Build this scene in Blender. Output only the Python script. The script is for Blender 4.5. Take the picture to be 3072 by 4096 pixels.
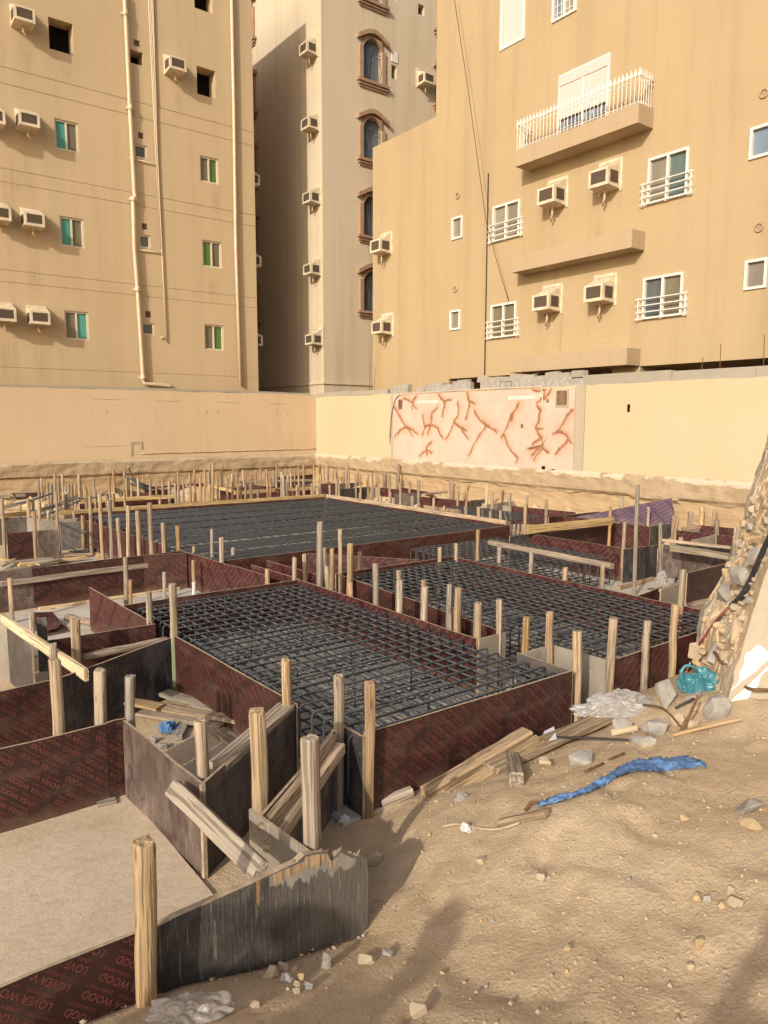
import bpy, bmesh, math, random
from mathutils import Vector, Matrix, noise
random.seed(7)
V = Vector
scene = bpy.context.scene
for o in list(bpy.data.objects): bpy.data.objects.remove(o)
COL = scene.collection

# ------------------------------------------------------------------ camera, sky, sun, exposure
# world axes: +X runs along the building fronts away from the viewer, +Y runs away to the other side, z = 0 is the pit floor
FOC, PITCH, ROLL, YAW, EYE = 2945.7, .12282, .00183, .92020, 2.6
fh = V((math.cos(YAW), math.sin(YAW), 0))
FWD = V((fh.x*math.cos(PITCH), fh.y*math.cos(PITCH), -math.sin(PITCH)))
R0 = V((fh.y, -fh.x, 0)); U0 = R0.cross(FWD)
RGT = math.cos(ROLL)*R0 + math.sin(ROLL)*U0
UPV = math.cos(ROLL)*U0 - math.sin(ROLL)*R0
cam = bpy.data.cameras.new('camera'); camo = bpy.data.objects.new('camera', cam); COL.objects.link(camo)
cam.sensor_width = 36; cam.sensor_fit = 'AUTO'; cam.lens = FOC/4096*36
cam.clip_start = .05; cam.clip_end = 900
camo.matrix_world = Matrix(((RGT.x, UPV.x, -FWD.x, 0), (RGT.y, UPV.y, -FWD.y, 0), (RGT.z, UPV.z, -FWD.z, EYE), (0, 0, 0, 1)))
scene.camera = camo
scene.render.resolution_x, scene.render.resolution_y = 768, 1024

SUN_EL = math.radians(25.5)
SD = V((.902, .432, 0)).normalized()          # the way shadows run on the ground
world = bpy.data.worlds.new('World'); scene.world = world; world.use_nodes = True
wn = world.node_tree.nodes; wl = world.node_tree.links
sky = wn.new('ShaderNodeTexSky'); sky.sky_type = 'NISHITA'; sky.sun_disc = False
sky.sun_elevation = SUN_EL; sky.sun_rotation = math.atan2(-SD.x, -SD.y)
sky.dust_density = 4.0; sky.air_density = 1.0
bg = wn['Background']; bg.inputs['Strength'].default_value = .15
wl.new(sky.outputs[0], bg.inputs['Color'])
sl = bpy.data.lights.new('sun', 'SUN'); sl.energy = 3.4; sl.angle = math.radians(.55); sl.color = (1, .925, .80)
so = bpy.data.objects.new('sun', sl); COL.objects.link(so)
so.rotation_euler = V((SD.x*math.cos(SUN_EL), SD.y*math.cos(SUN_EL), -math.sin(SUN_EL))).to_track_quat('-Z', 'Y').to_euler()
so.location = (-6, -3, 9)
vs = scene.view_settings
vs.view_transform = 'Standard'; vs.look = 'None'; vs.gamma = 1; vs.use_curve_mapping = False; vs.exposure = .09

# ------------------------------------------------------------------ surveying: points of the photograph (3072 x 4096) to points in the place
def ray(x, y): return FWD*FOC + RGT*(x-1536) + UPV*(2048-y)
def pz(x, y, z=0.):
    d = ray(x, y); return d*((z-EYE)/d.z) + V((0, 0, EYE))
def px_(x, y, X):
    d = ray(x, y); return d*(X/d.x) + V((0, 0, EYE))
def py_(x, y, Y):
    d = ray(x, y); return d*(Y/d.y) + V((0, 0, EYE))
def zat(x, y, P):
    d = ray(x, y); return EYE + d.z*math.hypot(P[0], P[1])/math.hypot(d.x, d.y)
def lerp(a, b, t): return a+(b-a)*t
def sstep(a, b, t):
    t = max(0, min(1, (t-a)/(b-a))); return t*t*(3-2*t)
def table(tb, x):
    if x <= tb[0][0]: return tb[0][1]
    for (a, va), (b, vb) in zip(tb, tb[1:]):
        if x <= b: return lerp(va, vb, (x-a)/(b-a))
    return tb[-1][1]
TOE = [(-3, 2.70), (1.93, 2.70), (2.2, 3.05), (2.8, 3.66), (4.75, 3.64), (5.3, 3.6), (9, 3.5)]
ZT = [(-2, .40), (.5, .36), (1, .31), (1.4, .20), (1.95, .12), (2.3, .03), (2.8, .0), (3.05, .05), (4.75, .10), (5.2, .24), (5.8, .24), (7, .35)]
FEET = [(2.5, 1.95, .3), (2.75, 2.25, .4), (3.15, 2.0, .9), (3.45, 2.35, .2), (2.2, 2.45, 1.0), (2.95, 2.75, .5), (3.6, 2.9, .1), (2.35, 2.9, .8), (3.9, 2.3, 1.2), (2.1, 1.6, .4), (2.7, 1.5, .7), (3.2, 3.1, .3), (1.6, 1.9, .5), (4.3, 2.7, .6), (2.55, 3.2, .2)]
def ground_z(x, y):
    n = noise.noise(V((x*.8, y*.8, 3)))*.03 + noise.noise(V((x*2.3, y*2.3, 9)))*.014
    d = table(TOE, x) - y
    z0 = table(ZT, x)
    if d > 0:
        z = z0 + .92*(1-math.exp(-d/2.1))
        k = sstep(0, .5, d)
        z += n*k*1.1 + k*(.012*noise.noise(V((x*6, y*6, 1))) - .018*max(0, 1-8*abs(noise.noise(V((x*1.1+y*.5, y*2.6-x*1.0, 5)))))**2 + .010*noise.noise(V((x*3.1+4, y*3.1, 7))) + .010*abs(noise.noise(V((x*13, y*13, 2)))) + .006*noise.noise(V((x*27, y*27, 4))))
        for fx, fy, fa in FEET:
            ux, uy = (x-fx)*math.cos(fa)+(y-fy)*math.sin(fa), (y-fy)*math.cos(fa)-(x-fx)*math.sin(fa); q = (ux/.15)**2+(uy/.055)**2
            if q < 4: z += k*(-.024*math.exp(-q*q) + .010*math.exp(-(q-1.7)**2*4))
        # low ridge of tipped soil running down to the planks
        z += .05*math.exp(-((x-3.2)**2/.5+(y-2.35)**2/.08))
        return min(z, 1.18+n)
    z = z0*sstep(.28, 0, -d) if x > 1.95 else 0
    z = max(z, 0)
    # spoil banked against the two boundary walls
    bx = sstep(12.6, 14.2, x)*(.45+.25*noise.noise(V((y*.9, 2, 0)))) if y > 3 else 0
    by = sstep(21.4, 22.8, y)*(.40+.25*noise.noise(V((x*.9, 7, 0)))) if x < 15 else 0
    z = max(z, bx, by)
    if x > 14.42 or y > 22.97 or x < -14: z = 1.3
    return z + (0.006*noise.noise(V((x*5, y*5, 0))) if z < .05 else .02*noise.noise(V((x*4, y*4, 4))))
def pt(x, y, dz=0.):
    """the spot of ground seen at a point of the photograph"""
    d = ray(x, y).normalized(); t = .8
    for _ in range(4000):
        p = d*t + V((0, 0, EYE))
        if p.z <= ground_z(p.x, p.y): break
        t += .01
    return V((p.x, p.y, ground_z(p.x, p.y)+dz))

# ------------------------------------------------------------------ materials
class NT:
    def __init__(s, name):
        s.m = bpy.data.materials.new(name); s.m.use_nodes = True
        s.n = s.m.node_tree.nodes; s.l = s.m.node_tree.links; s.b = s.n['Principled BSDF']
        s.tc = s.n.new('ShaderNodeTexCoord'); s.oi = None
    def new(s, t, **k):
        a = s.n.new(t)
        for q, v in k.items(): setattr(a, q, v)
        return a
    def put(s, sock, v):
        if hasattr(v, 'is_output'): s.l.new(v, sock)
        elif isinstance(v, (tuple, list)) and len(v) == 3 and sock.type == 'RGBA': sock.default_value = (*v, 1)
        else: sock.default_value = v
    def vec(s, scale=(1, 1, 1), rot=(0, 0, 0), loc=(0, 0, 0), src=None, rnd=False):
        mp = s.new('ShaderNodeMapping'); s.l.new(src or s.tc.outputs['Object'], mp.inputs[0])
        mp.inputs['Scale'].default_value = scale; mp.inputs['Rotation'].default_value = rot; mp.inputs['Location'].default_value = loc
        if not rnd: return mp.outputs[0]
        ad = s.new('ShaderNodeVectorMath', operation='ADD'); s.l.new(mp.outputs[0], ad.inputs[0])
        ml = s.new('ShaderNodeMath', operation='MULTIPLY'); s.l.new(s.rand(), ml.inputs[0]); ml.inputs[1].default_value = 91.7
        s.l.new(ml.outputs[0], ad.inputs[1]); return ad.outputs[0]
    def rand(s):
        if not s.oi: s.oi = s.new('ShaderNodeObjectInfo')
        return s.oi.outputs['Random']
    def noise(s, scale, vec=None, det=4, rough=.55, dist=0):
        a = s.new('ShaderNodeTexNoise'); s.l.new(vec or s.tc.outputs['Object'], a.inputs['Vector'])
        a.inputs['Scale'].default_value = scale; a.inputs['Detail'].default_value = det; a.inputs['Roughness'].default_value = rough
        a.inputs['Distortion'].default_value = dist
        return a.outputs['Fac']
    def voro(s, scale, vec=None, feat='F1', out='Distance'):
        a = s.new('ShaderNodeTexVoronoi', feature=feat); s.l.new(vec or s.tc.outputs['Object'], a.inputs['Vector'])
        a.inputs['Scale'].default_value = scale; return a.outputs[out]
    def ramp(s, f, stops):
        a = s.new('ShaderNodeValToRGB'); s.l.new(f, a.inputs[0]); e = a.color_ramp.elements
        while len(e) < len(stops): e.new(.5)
        for q, (p, c) in zip(e, stops):
            q.position = p; q.color = (c, c, c, 1) if isinstance(c, (int, float)) else (*c, 1)
        return a.outputs[0]
    def mix(s, f, a, b, mode='MIX'):
        q = s.new('ShaderNodeMix', data_type='RGBA', blend_type=mode)
        s.put(q.inputs[0], f); s.put(q.inputs[6], a); s.put(q.inputs[7], b); return q.outputs[2]
    def math(s, op, a, b=0., c=0.):
        q = s.new('ShaderNodeMath', operation=op); s.put(q.inputs[0], a); s.put(q.inputs[1], b)
        s.put(q.inputs[2], c); return q.outputs[0]
    def sep(s, v=None):
        q = s.new('ShaderNodeSeparateXYZ'); s.l.new(v or s.tc.outputs['Object'], q.inputs[0]); return q.outputs
    def bump(s, h, st=.3, d=.01, prev=None):
        q = s.new('ShaderNodeBump'); s.l.new(h, q.inputs['Height']); q.inputs['Strength'].default_value = st; q.inputs['Distance'].default_value = d
        if prev: s.l.new(prev, q.inputs['Normal'])
        return q.outputs[0]
    def out(s, col, rough=.85, normal=None, spec=.25, metal=0.):
        s.put(s.b.inputs['Base Color'], col); s.put(s.b.inputs['Roughness'], rough); s.b.inputs['Specular IOR Level'].default_value = spec
        s.put(s.b.inputs['Metallic'], metal)
        if normal: s.l.new(normal, s.b.inputs['Normal'])
        return s.m
M = {}
def plain(name, c, rough=.7, spec=.25, metal=0, var=.12, sc=6, bump=0):
    t = NT(name); n = t.noise(sc, t.vec(rnd=True), 5)
    k = t.ramp(n, [(.3, tuple(v*(1-var) for v in c)), (.7, tuple(min(1, v*(1+var)) for v in c))])
    M[name] = t.out(k, rough, t.bump(t.noise(sc*6), bump, .004) if bump else None, spec, metal); return M[name]
def plaster(name, c, stain, streak=.25, blot=.3, bump=.25, fine=70):
    t = NT(name)
    big = t.ramp(t.noise(.35, None, 5, .6), [(.35, 0), (.7, 1)])
    st = t.ramp(t.noise(1.0, t.vec((2.2, 2.2, .12)), 5, .6), [(.48, 0), (.75, 1)])
    fi = t.noise(fine, t.vec((1, 1, .35)), 3)
    k = t.mix(t.math('MULTIPLY', big, blot), c, stain)
    k = t.mix(t.math('MULTIPLY', st, streak), k, tuple(v*.72 for v in stain))
    k = t.mix(.3, k, t.ramp(fi, [(.3, tuple(v*.8 for v in c)), (.7, tuple(min(1, v*1.15) for v in c))]))
    M[name] = t.out(k, .92, t.bump(fi, bump, .01), .15); return M[name]
plaster('lb_plaster', (.50, .38, .235), (.42, .305, .175), .35, .5)
plaster('mid_plaster', (.58, .48, .345), (.47, .37, .245), .6, .5, .4, 40)
plaster('rb_plaster', (.42, .315, .185), (.35, .25, .135), .5, .5, .35, 45)
plaster('wall_plaster', (.56, .425, .275), (.49, .355, .215), .28, .6, .15, 50)
plaster('raw_concrete', (.36, .315, .25), (.24, .21, .17), .3, .5, .5, 30)
plaster('ledge_plaster', (.42, .315, .20), (.34, .245, .145), .3, .3, .3, 45)
plaster('pale_leaf', (.40, .34, .255), (.40, .31, .20), .2, .5, .5, 30)
plain('white_paint', (.80, .78, .73), .75, var=.06, sc=14, bump=.3)
plain('cream_paint', (.58, .485, .345), .6, var=.22, sc=5)
plain('pipe_paint', (.60, .475, .325), .45, var=.08, sc=5)
plain('white_upvc', (.70, .655, .585), .4, .4, var=.04)
plain('window_frame', (.58, .50, .38), .45, var=.05)
plain('brown_trim', (.33, .205, .13), .85, var=.15, sc=4, bump=.3)
plain('void_shade', (.012, .009, .007), .95, .05, var=.2)  # near-black colour painted for the shade inside wall openings
plain('wire_mesh', (.16, .12, .09), .8, var=.3, sc=30)
plain('black_rubber', (.03, .03, .032), .5, .4, var=.2)
plain('rust', (.16, .085, .045), .9, var=.35, sc=25, bump=.5)
plain('iron_black', (.05, .045, .04), .6, var=.2)
plain('curtain', (.36, .34, .31), .9, var=.12)
plain('block_gray', (.33, .30, .26), .95, var=.25, sc=12, bump=.8)
plain('stone_yellow', (.47, .34, .19), .95, var=.2, sc=7, bump=.7)
plain('stone_tan', (.42, .33, .225), .95, var=.22, sc=8, bump=.8)
plain('blue_cloth', (.11, .20, .37), .9, var=.4, sc=22, bump=1)
plain('clear_bag', (.56, .53, .50), .3, .5, var=.12, sc=12, bump=.4)
plain('red_wire', (.28, .06, .05), .6); plain('yellow_wire', (.45, .26, .07), .6); plain('paper', (.72, .72, .74), .7)
plain('skin', (.30, .17, .11), .6); plain('shirt', (.35, .36, .38), .9); plain('trousers', (.07, .07, .09), .9); plain('hair', (.02, .016, .014), .7)
def glass(name, c, rough=.12):
    t = NT(name); z = t.noise(1.6, t.vec((1, 1, .25), rnd=True), 3)
    k = t.ramp(z, [(.35, tuple(v*.75 for v in c)), (.65, tuple(v*1.15 for v in c))])
    M[name] = t.out(k, rough, None, .5)
glass('glass_dark', (.10, .105, .11)); glass('glass_blue', (.16, .20, .25), .08); glass('glass_teal', (.07, .28, .21), .3)
glass('glass_green', (.08, .17, .035), .3); glass('glass_olive', (.16, .135, .085), .3); glass('glass_grey', (.24, .21, .16), .3); glass('glass_slate', (.10, .13, .12), .3)
def film(name, c1, c2, alpha, rough=.22):
    t = NT(name); n = t.noise(8, None, 5, .6, .6); w = t.noise(3, None, 6, .65, 1.2)
    k = t.ramp(n, [(.3, c1), (.7, c2)])
    t.put(t.b.inputs['Alpha'], t.math('MULTIPLY_ADD', w, .5, alpha-.25))
    M[name] = t.out(k, rough, t.bump(w, .7, .03), .5)
film('blue_bag', (.035, .17, .22), (.09, .29, .34), .9); film('plastic_sheet', (.36, .335, .31), (.52, .495, .465), .6, .16); film('dusty_sheet', (.36, .32, .27), (.50, .46, .41), .6)
def stain(name, c, top):
    t = NT(name); o = t.sep()
    n = t.noise(1, t.vec((9, 9, .55), rnd=True), 5, .65); e = t.math('MULTIPLY', t.math('SUBTRACT', 1, t.math('ABSOLUTE', o[0])), t.math('SUBTRACT', 1, t.math('ABSOLUTE', o[2])))
    t.put(t.b.inputs['Alpha'], t.math('MULTIPLY', t.math('MULTIPLY', t.ramp(n, [(.42, 0), (.68, 1)]), e), top)); M[name] = t.out(c, .95, None, .1)
stain('drip_stain', (.23, .145, .075), .32); stain('lime_stain', (.62, .52, .38), .75)
def rubearth():
    t = NT('rubble_earth'); a = t.noise(2.5, None, 6, .65); b = t.noise(30, None, 5, .7)
    k = t.ramp(a, [(.32, (.47, .33, .19)), (.5, (.56, .42, .27)), (.68, (.55, .46, .345))])
    k = t.mix(t.ramp(b, [(.3, .4), (.5, 0)]), k, (.36, .25, .145)); M['rubble_earth'] = t.out(k, .97, t.bump(t.math('ADD', a, b), .5, .02), .1)
rubearth()
plain('paint_faded', (.62, .53, .455), .8)
plain('niche_brown', (.17, .11, .07), .95, var=.4)
def timber(name, c, c2, wp=None):
    t = NT(name)
    g = t.noise(1, t.vec((42, 42, 2.2), rnd=True), 6, .65, .4)
    cr = t.ramp(t.noise(1, t.vec((60, 60, 1.4), rnd=True), 3, .5), [(.43, 0), (.48, 1)])
    bl = t.ramp(t.noise(1, t.vec((5, 5, 2.5), rnd=True), 4), [(.4, 0), (.66, 1)])
    k = t.ramp(g, [(.25, tuple(v*.45 for v in c)), (.48, tuple(v*.9 for v in c)), (.75, tuple(min(1, v*1.22) for v in c))])
    k = t.mix(t.math('MULTIPLY', bl, .65), k, c2)
    k = t.mix(t.math('MULTIPLY', t.math('SUBTRACT', 1, cr), .6), k, tuple(v*.28 for v in c))
    kn = t.ramp(t.voro(1, t.vec((11, 11, 3.2), rnd=True)), [(.07, 1), (.16, 0)])
    k = t.mix(t.math('MULTIPLY', kn, .75), k, (.11, .06, .03))
    tone = t.new('ShaderNodeHueSaturation'); tone.inputs['Saturation'].default_value = 1
    t.l.new(t.math('MULTIPLY_ADD', t.rand(), .34, .80), tone.inputs['Value']); t.l.new(k, tone.inputs['Color'])
    t.l.new(t.math('MULTIPLY_ADD', t.math('FRACT', t.math('MULTIPLY', t.rand(), 17.3)), .5, .65), tone.inputs['Saturation'])
    k = tone.outputs[0]
    if wp:
        z = t.sep()[2]; nn = t.math('MULTIPLY_ADD', t.noise(9), .25, z)
        f = t.ramp(nn, [(wp[0], 0), (wp[0]+.02, 1), (wp[1], 1), (min(1, wp[1]+.02), 0)])
        k = t.mix(t.math('MULTIPLY', f, .8), k, wp[2])
    M[name] = t.out(k, .88, t.bump(t.mix(.5, g, cr), .75, .01), .2)
timber('timber', (.455, .325, .20), (.36, .275, .185))
timber('timber_grey', (.385, .30, .21), (.29, .24, .175))
timber('timber_orange', (.44, .285, .15), (.40, .28, .165))
timber('timber_new', (.62, .45, .225), (.55, .38, .19))
timber('timber_white', (.46, .34, .2), (.38, .3, .2), (.0, .62, (.72, .72, .70)))
timber('timber_red', (.46, .34, .2), (.38, .3, .2), (.35, .75, (.40, .13, .10)))
timber('timber_green', (.46, .34, .2), (.38, .3, .2), (.12, .62, (.25, .30, .17)))
timber('timber_dark', (.10, .085, .08), (.16, .13, .11))
def ply(name, c, txt, pattern, gloss=.38):
    t = NT(name)
    bl = t.noise(2.2, t.vec(rnd=True), 5, .6)
    k = t.ramp(bl, [(.3, tuple(v*.75 for v in c)), (.7, tuple(v*1.3 for v in c))])
    if pattern:
        o = t.sep(t.vec((1, 1, 1), (0, math.radians(pattern), 0)))
        a, b = o[0], o[2]
        row = t.math('FRACT', t.math('MULTIPLY', b, 1/.076))
        big = t.math('MULTIPLY', t.math('GREATER_THAN', row, .12), t.math('LESS_THAN', row, .62))
        sm = t.math('MULTIPLY', t.math('GREATER_THAN', row, .72), t.math('LESS_THAN', row, .93))
        ga = t.math('LESS_THAN', t.math('FRACT', t.math('MULTIPLY', a, 1/.35)), .84)
        gs = t.math('LESS_THAN', t.math('FRACT', t.math('MULTIPLY', a, 2/.35)), .84)
        le = t.ramp(t.noise(1, t.vec((52, 1, 24), (0, math.radians(pattern), 0)), 1), [(.44, 0), (.5, 1)])
        f = t.math('ADD', t.math('MULTIPLY', big, ga), t.math('MULTIPLY', t.math('MULTIPLY', sm, gs), .6))
        f = t.math('MULTIPLY', f, t.math('MULTIPLY_ADD', le, .6, .25))
        k = t.mix(f, k, txt)
    dust = t.ramp(t.noise(1, t.vec((3, 3, 9), rnd=True), 5), [(.52, 0), (.8, 1)])
    k = t.mix(t.math('MULTIPLY', dust, .22), k, (.30, .22, .15))
    low = t.ramp(t.math('MULTIPLY_ADD', t.noise(8), .16, t.sep()[2]), [(.07, 1), (.2, 0)])
    k = t.mix(t.math('MULTIPLY', low, .3), k, (.30, .215, .13))
    M[name] = t.out(k, t.math('MULTIPLY_ADD', t.noise(5, None, 4), .3, gloss-.1), t.bump(t.noise(3, None, 2), .06, .02), .4)
ply('ply_film', (.036, .0165, .0135), (.13, .036, .030), 0)
ply('ply_print', (.032, .0125, .0115), (.125, .036, .033), 42)
ply('ply_printup', (.036, .014, .012), (.15, .042, .036), 138)
ply('ply_sky_sheen', (.060, .040, .060), (.17, .10, .13), 42, .30)  # purple tint is the reflected sky, put into the base colour
plain('ply_letter', (.20, .058, .048), .45, .4, var=.3, sc=8)
def worn(name, dark, pale, amt, brown):
    t = NT(name)
    v = t.noise(1, t.vec((8, 8, 3.0), rnd=True), 8, .78, .9); w = t.noise(3.1, t.vec(rnd=True), 6, .7, .6)
    f = t.ramp(t.math('MULTIPLY_ADD', v, .5, t.math('MULTIPLY', w, .5)), [(.5-amt*.25, 0), (.5+.12, 1)])
    sc = t.ramp(t.noise(1, t.vec((48, 48, 4), rnd=True), 4), [(.62, 0), (.70, 1)])
    k = t.mix(f, dark, pale)
    k = t.mix(t.ramp(t.noise(1.4, t.vec(rnd=True), 3), [(.45, 0), (.6, .7)]), k, brown)
    k = t.mix(t.math('MULTIPLY', sc, .3), k, tuple(min(1, q*1.6) for q in pale))
    fl = t.ramp(t.noise(26, t.vec(rnd=True), 4), [(.66, 0), (.70, 1)])
    k = t.mix(t.math('MULTIPLY', fl, .35), k, (.42, .37, .30))
    M[name] = t.out(k, .72, t.bump(w, .3, .01), .3)
worn('ply_worn', (.042, .037, .037), (.19, .165, .14), .45, (.060, .045, .038))
worn('ply_black', (.026, .024, .026), (.15, .138, .128), .25, (.035, .026, .024))
worn('ply_brown', (.062, .034, .031), (.19, .15, .125), .3, (.075, .050, .036))
worn('ply_pale', (.16, .14, .115), (.34, .305, .25), .9, (.24, .20, .155))
def dripped():
    t = NT('ply_dripped'); z = t.sep()[2]
    w = t.noise(4, None, 8, .75, .6); v = t.noise(1, t.vec((26, 26, 2.0)), 4, .6); v2 = t.noise(1, t.vec((70, 70, 5), loc=(4, 4, 4)), 4, .6)
    k = t.ramp(w, [(.3, (.032, .030, .032)), (.5, (.075, .067, .060)), (.7, (.15, .13, .105))])
    gx = t.ramp(t.math('MULTIPLY_ADD', t.math('SUBTRACT', w, .5), .9, t.math('MULTIPLY_ADD', t.sep()[0], 1.5, -1.95)), [(.0, 0), (.55, 1)])
    k = t.mix(t.math('MULTIPLY', gx, .6), k, (.17, .15, .125))
    k = t.mix(t.math('MULTIPLY', t.ramp(v, [(.56, 0), (.70, 1)]), .22), k, (.24, .20, .145))
    k = t.mix(t.math('MULTIPLY', t.ramp(v2, [(.62, 0), (.66, 1)]), .55), k, (.33, .27, .19))
    k = t.mix(t.math('MULTIPLY', t.ramp(v2, [(.34, 1), (.38, 0)]), .3), k, (.02, .017, .015))
    M['ply_dripped'] = t.out(k, .8, t.bump(t.math('ADD', v2, w), .6, .01), .25)
dripped()
plain('ply_edge', (.36, .275, .185), .9, var=.3, sc=18, bump=.4)
def rebar():
    t = NT('rebar_steel'); o = t.sep()
    s = t.math('SINE', t.math('MULTIPLY', t.math('ADD', t.math('ADD', o[0], o[1]), o[2]), 2*math.pi/.016))
    n = t.noise(6, t.vec(rnd=True), 4)
    k = t.ramp(n, [(.3, (.07, .077, .087)), (.6, (.115, .127, .14)), (.85, (.155, .148, .137))])
    M['rebar_steel'] = t.out(k, .42, t.bump(s, .8, .004), .5, .35)
rebar()
def sand():
    t = NT('sand')
    a = t.noise(.7, None, 6, .6); b = t.noise(9, None, 6, .7); c = t.noise(60, None, 4, .7)
    k = t.ramp(a, [(.3, (.52, .38, .235)), (.5, (.59, .445, .285)), (.7, (.565, .45, .315))])
    k = t.mix(t.ramp(b, [(.35, .45), (.6, 0)]), k, (.43, .315, .20))
    k = t.mix(t.ramp(c, [(.3, .4), (.55, 0)]), k, (.34, .245, .15))
    pe = t.voro(38, None, 'F1'); pc = t.voro(38, None, 'F1', 'Color')
    sel = t.math('GREATER_THAN', t.sep(pc)[0], .78)
    k = t.mix(t.math('MULTIPLY', t.math('MULTIPLY', t.ramp(pe, [(.25, 1), (.4, 0)]), sel), .3), k, (.66, .56, .41))
    h = t.math('ADD', t.math('MULTIPLY', b, 1.2), t.math('ADD', t.math('MULTIPLY', c, .55), t.math('MULTIPLY', t.math('MULTIPLY', t.ramp(pe, [(.1, 1), (.45, 0)]), sel), .18)))
    M['sand'] = t.out(k, .97, t.bump(h, .8, .02), .1)
sand()
def blinding(name, c1, c2):
    t = NT(name); a = t.noise(1.3, None, 7, .65); b = t.noise(24, None, 5, .7); cr = t.voro(1.6, t.vec(), 'DISTANCE_TO_EDGE')
    k = t.ramp(a, [(.32, c1), (.68, c2)])
    k = t.mix(t.ramp(b, [(.3, .35), (.5, 0)]), k, tuple(v*.55 for v in c1))
    k = t.mix(t.ramp(t.noise(5, t.vec((1, 2.5, 1)), 6, .7), [(.55, 0), (.75, .5)]), k, tuple(min(1, v*1.2) for v in c2))
    tr = t.noise(2.2, t.vec((1, 1.8, 1), (0, 0, .7)), 7, .65, .3)
    k = t.mix(t.ramp(tr, [(.5, 0), (.7, .45)]), k, (.42, .30, .175))
    k = t.mix(t.ramp(t.noise(70, None, 3), [(.3, .5), (.42, 0)]), k, tuple(v*.6 for v in c1))
    M[name] = t.out(k, .93, t.bump(t.math('ADD', t.math('MULTIPLY', tr, 1.2), b), .4, .012), .15)
blinding('blinding_tan', (.50, .39, .27), (.60, .49, .365)); blinding('blinding_grey', (.42, .38, .325), (.56, .52, .45))
def bank(name, flip):
    t = NT(name); o = t.sep()
    lay = t.noise(1, t.vec((.8, .8, 9)), 6, .65, .4); n = t.noise(3, None, 6, .7)
    k = t.ramp(lay, [(.3, (.30, .185, .085)), (.5, (.44, .29, .145)), (.72, (.52, .375, .215))])
    up = t.ramp(t.math('MULTIPLY_ADD', t.noise(1.1, None, 4), .3, o[2]), [(.98, 0), (1.04, 1)])
    uc = t.ramp(n, [(.3, (.37, .28, .18)), (.7, (.50, .40, .27))])
    k = t.mix(up, k, uc)
    t2 = t.ramp(t.math('MULTIPLY_ADD', t.noise(1.5, None, 5), .22, o[2]), [(.985, 0), (1.0, 1), (1.012, 1), (1.03, 0)])
    k = t.mix(t.math('MULTIPLY', t2, .75), k, (.12, .075, .04))
    wp = t.math('MULTIPLY', t.ramp(t.math('MULTIPLY_ADD', t.noise(2.2, None, 4), .3, o[2]), [(1.36 if flip else 1.42, 0), (1.39 if flip else 1.45, 1)]), t.ramp(t.noise(1.7, t.vec((1, 1, 1), (0, 0, 0), (3, 3, 3)), 4), [(.42, 0), (.48, 1)]))
    k = t.mix(t.math('MULTIPLY', wp, .85 if flip else .35), k, (.70, .64, .53))
    dk = t.ramp(t.noise(.8, None, 5), [(.62, 0), (.75, .5)])
    k = t.mix(dk, k, (.25, .21, .165))
    M[name] = t.out(k, .97, t.bump(t.math('ADD', lay, n), .9, .06), .1)
# ColorRamp positions stop at 1, so bank heights are read at 0.68 of true height
def bank2(name, flip):
    t = NT(name); z = t.math('MULTIPLY', t.sep()[2], .6)
    lay = t.noise(1, t.vec((.8, .8, 8)), 6, .65, .5); n = t.noise(3, None, 6, .7)
    k = t.ramp(lay, [(.3, (.32, .215, .12)), (.5, (.395, .28, .165)), (.72, (.445, .335, .21))])
    w1 = t.math('MULTIPLY_ADD', t.math('SUBTRACT', t.noise(1.0, None, 5), .5), .22, z)
    up = t.ramp(w1, [(.555, 0), (.575, 1)])
    k = t.mix(up, k, t.ramp(n, [(.3, (.32, .235, .145)), (.7, (.41, .315, .205))]))
    ln = t.ramp(w1, [(.548, 0), (.556, 1), (.566, 1), (.574, 0)])
    k = t.mix(t.math('MULTIPLY', ln, t.ramp(t.noise(1.2, None, 3), [(.4, .15), (.55, .9)])), k, (.09, .055, .03))
    w2 = t.math('MULTIPLY_ADD', t.math('SUBTRACT', t.noise(2.4, None, 4), .5), .16, z)
    wp = t.math('MULTIPLY', t.ramp(w2, [(.79, 0), (.80, 1)]), t.ramp(t.noise(1.3, t.vec(loc=(3, 3, 3)), 4), [(.42, 0), (.46, 1)]))
    k = t.mix(t.math('MULTIPLY', wp, .6 if flip else .2), k, (.62, .55, .43))
    k = t.mix(t.ramp(t.noise(.8, None, 5), [(.62, 0), (.78, .5)]), k, (.25, .21, .165))
    M[name] = t.out(k, .97, t.bump(t.math('ADD', t.math('MULTIPLY', lay, .4), n), .7, .05), .1)
bank2('bank_sun', True); bank2('bank_side', False)
def lattice():
    t = NT('grille_lattice'); o = t.tc.outputs['Object']
    def w(rot):
        q = t.new('ShaderNodeTexWave', wave_type='BANDS', bands_direction='DIAGONAL'); mp = t.vec((rot[0], rot[1], rot[2])); t.l.new(mp, q.inputs[0]); q.inputs['Scale'].default_value = 9; return q.outputs['Fac']
    f = t.math('MAXIMUM', w((1, 1, 1)), w((1, 1, -1)))
    M['grille_lattice'] = t.out(t.ramp(f, [(.80, (.035, .024, .018)), (.95, (.17, .125, .085))]), .8, None, .2)
lattice()
def shutter():
    t = NT('shutter_slats'); s = t.math('SINE', t.math('MULTIPLY', t.sep()[2], 2*math.pi/.055))
    M['shutter_slats'] = t.out(t.ramp(t.math('MULTIPLY_ADD', s, .5, .5), [(.05, (.42, .375, .32)), (.25, (.62, .57, .505))]), .5, t.bump(s, .5, .01), .3)
shutter()
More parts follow.
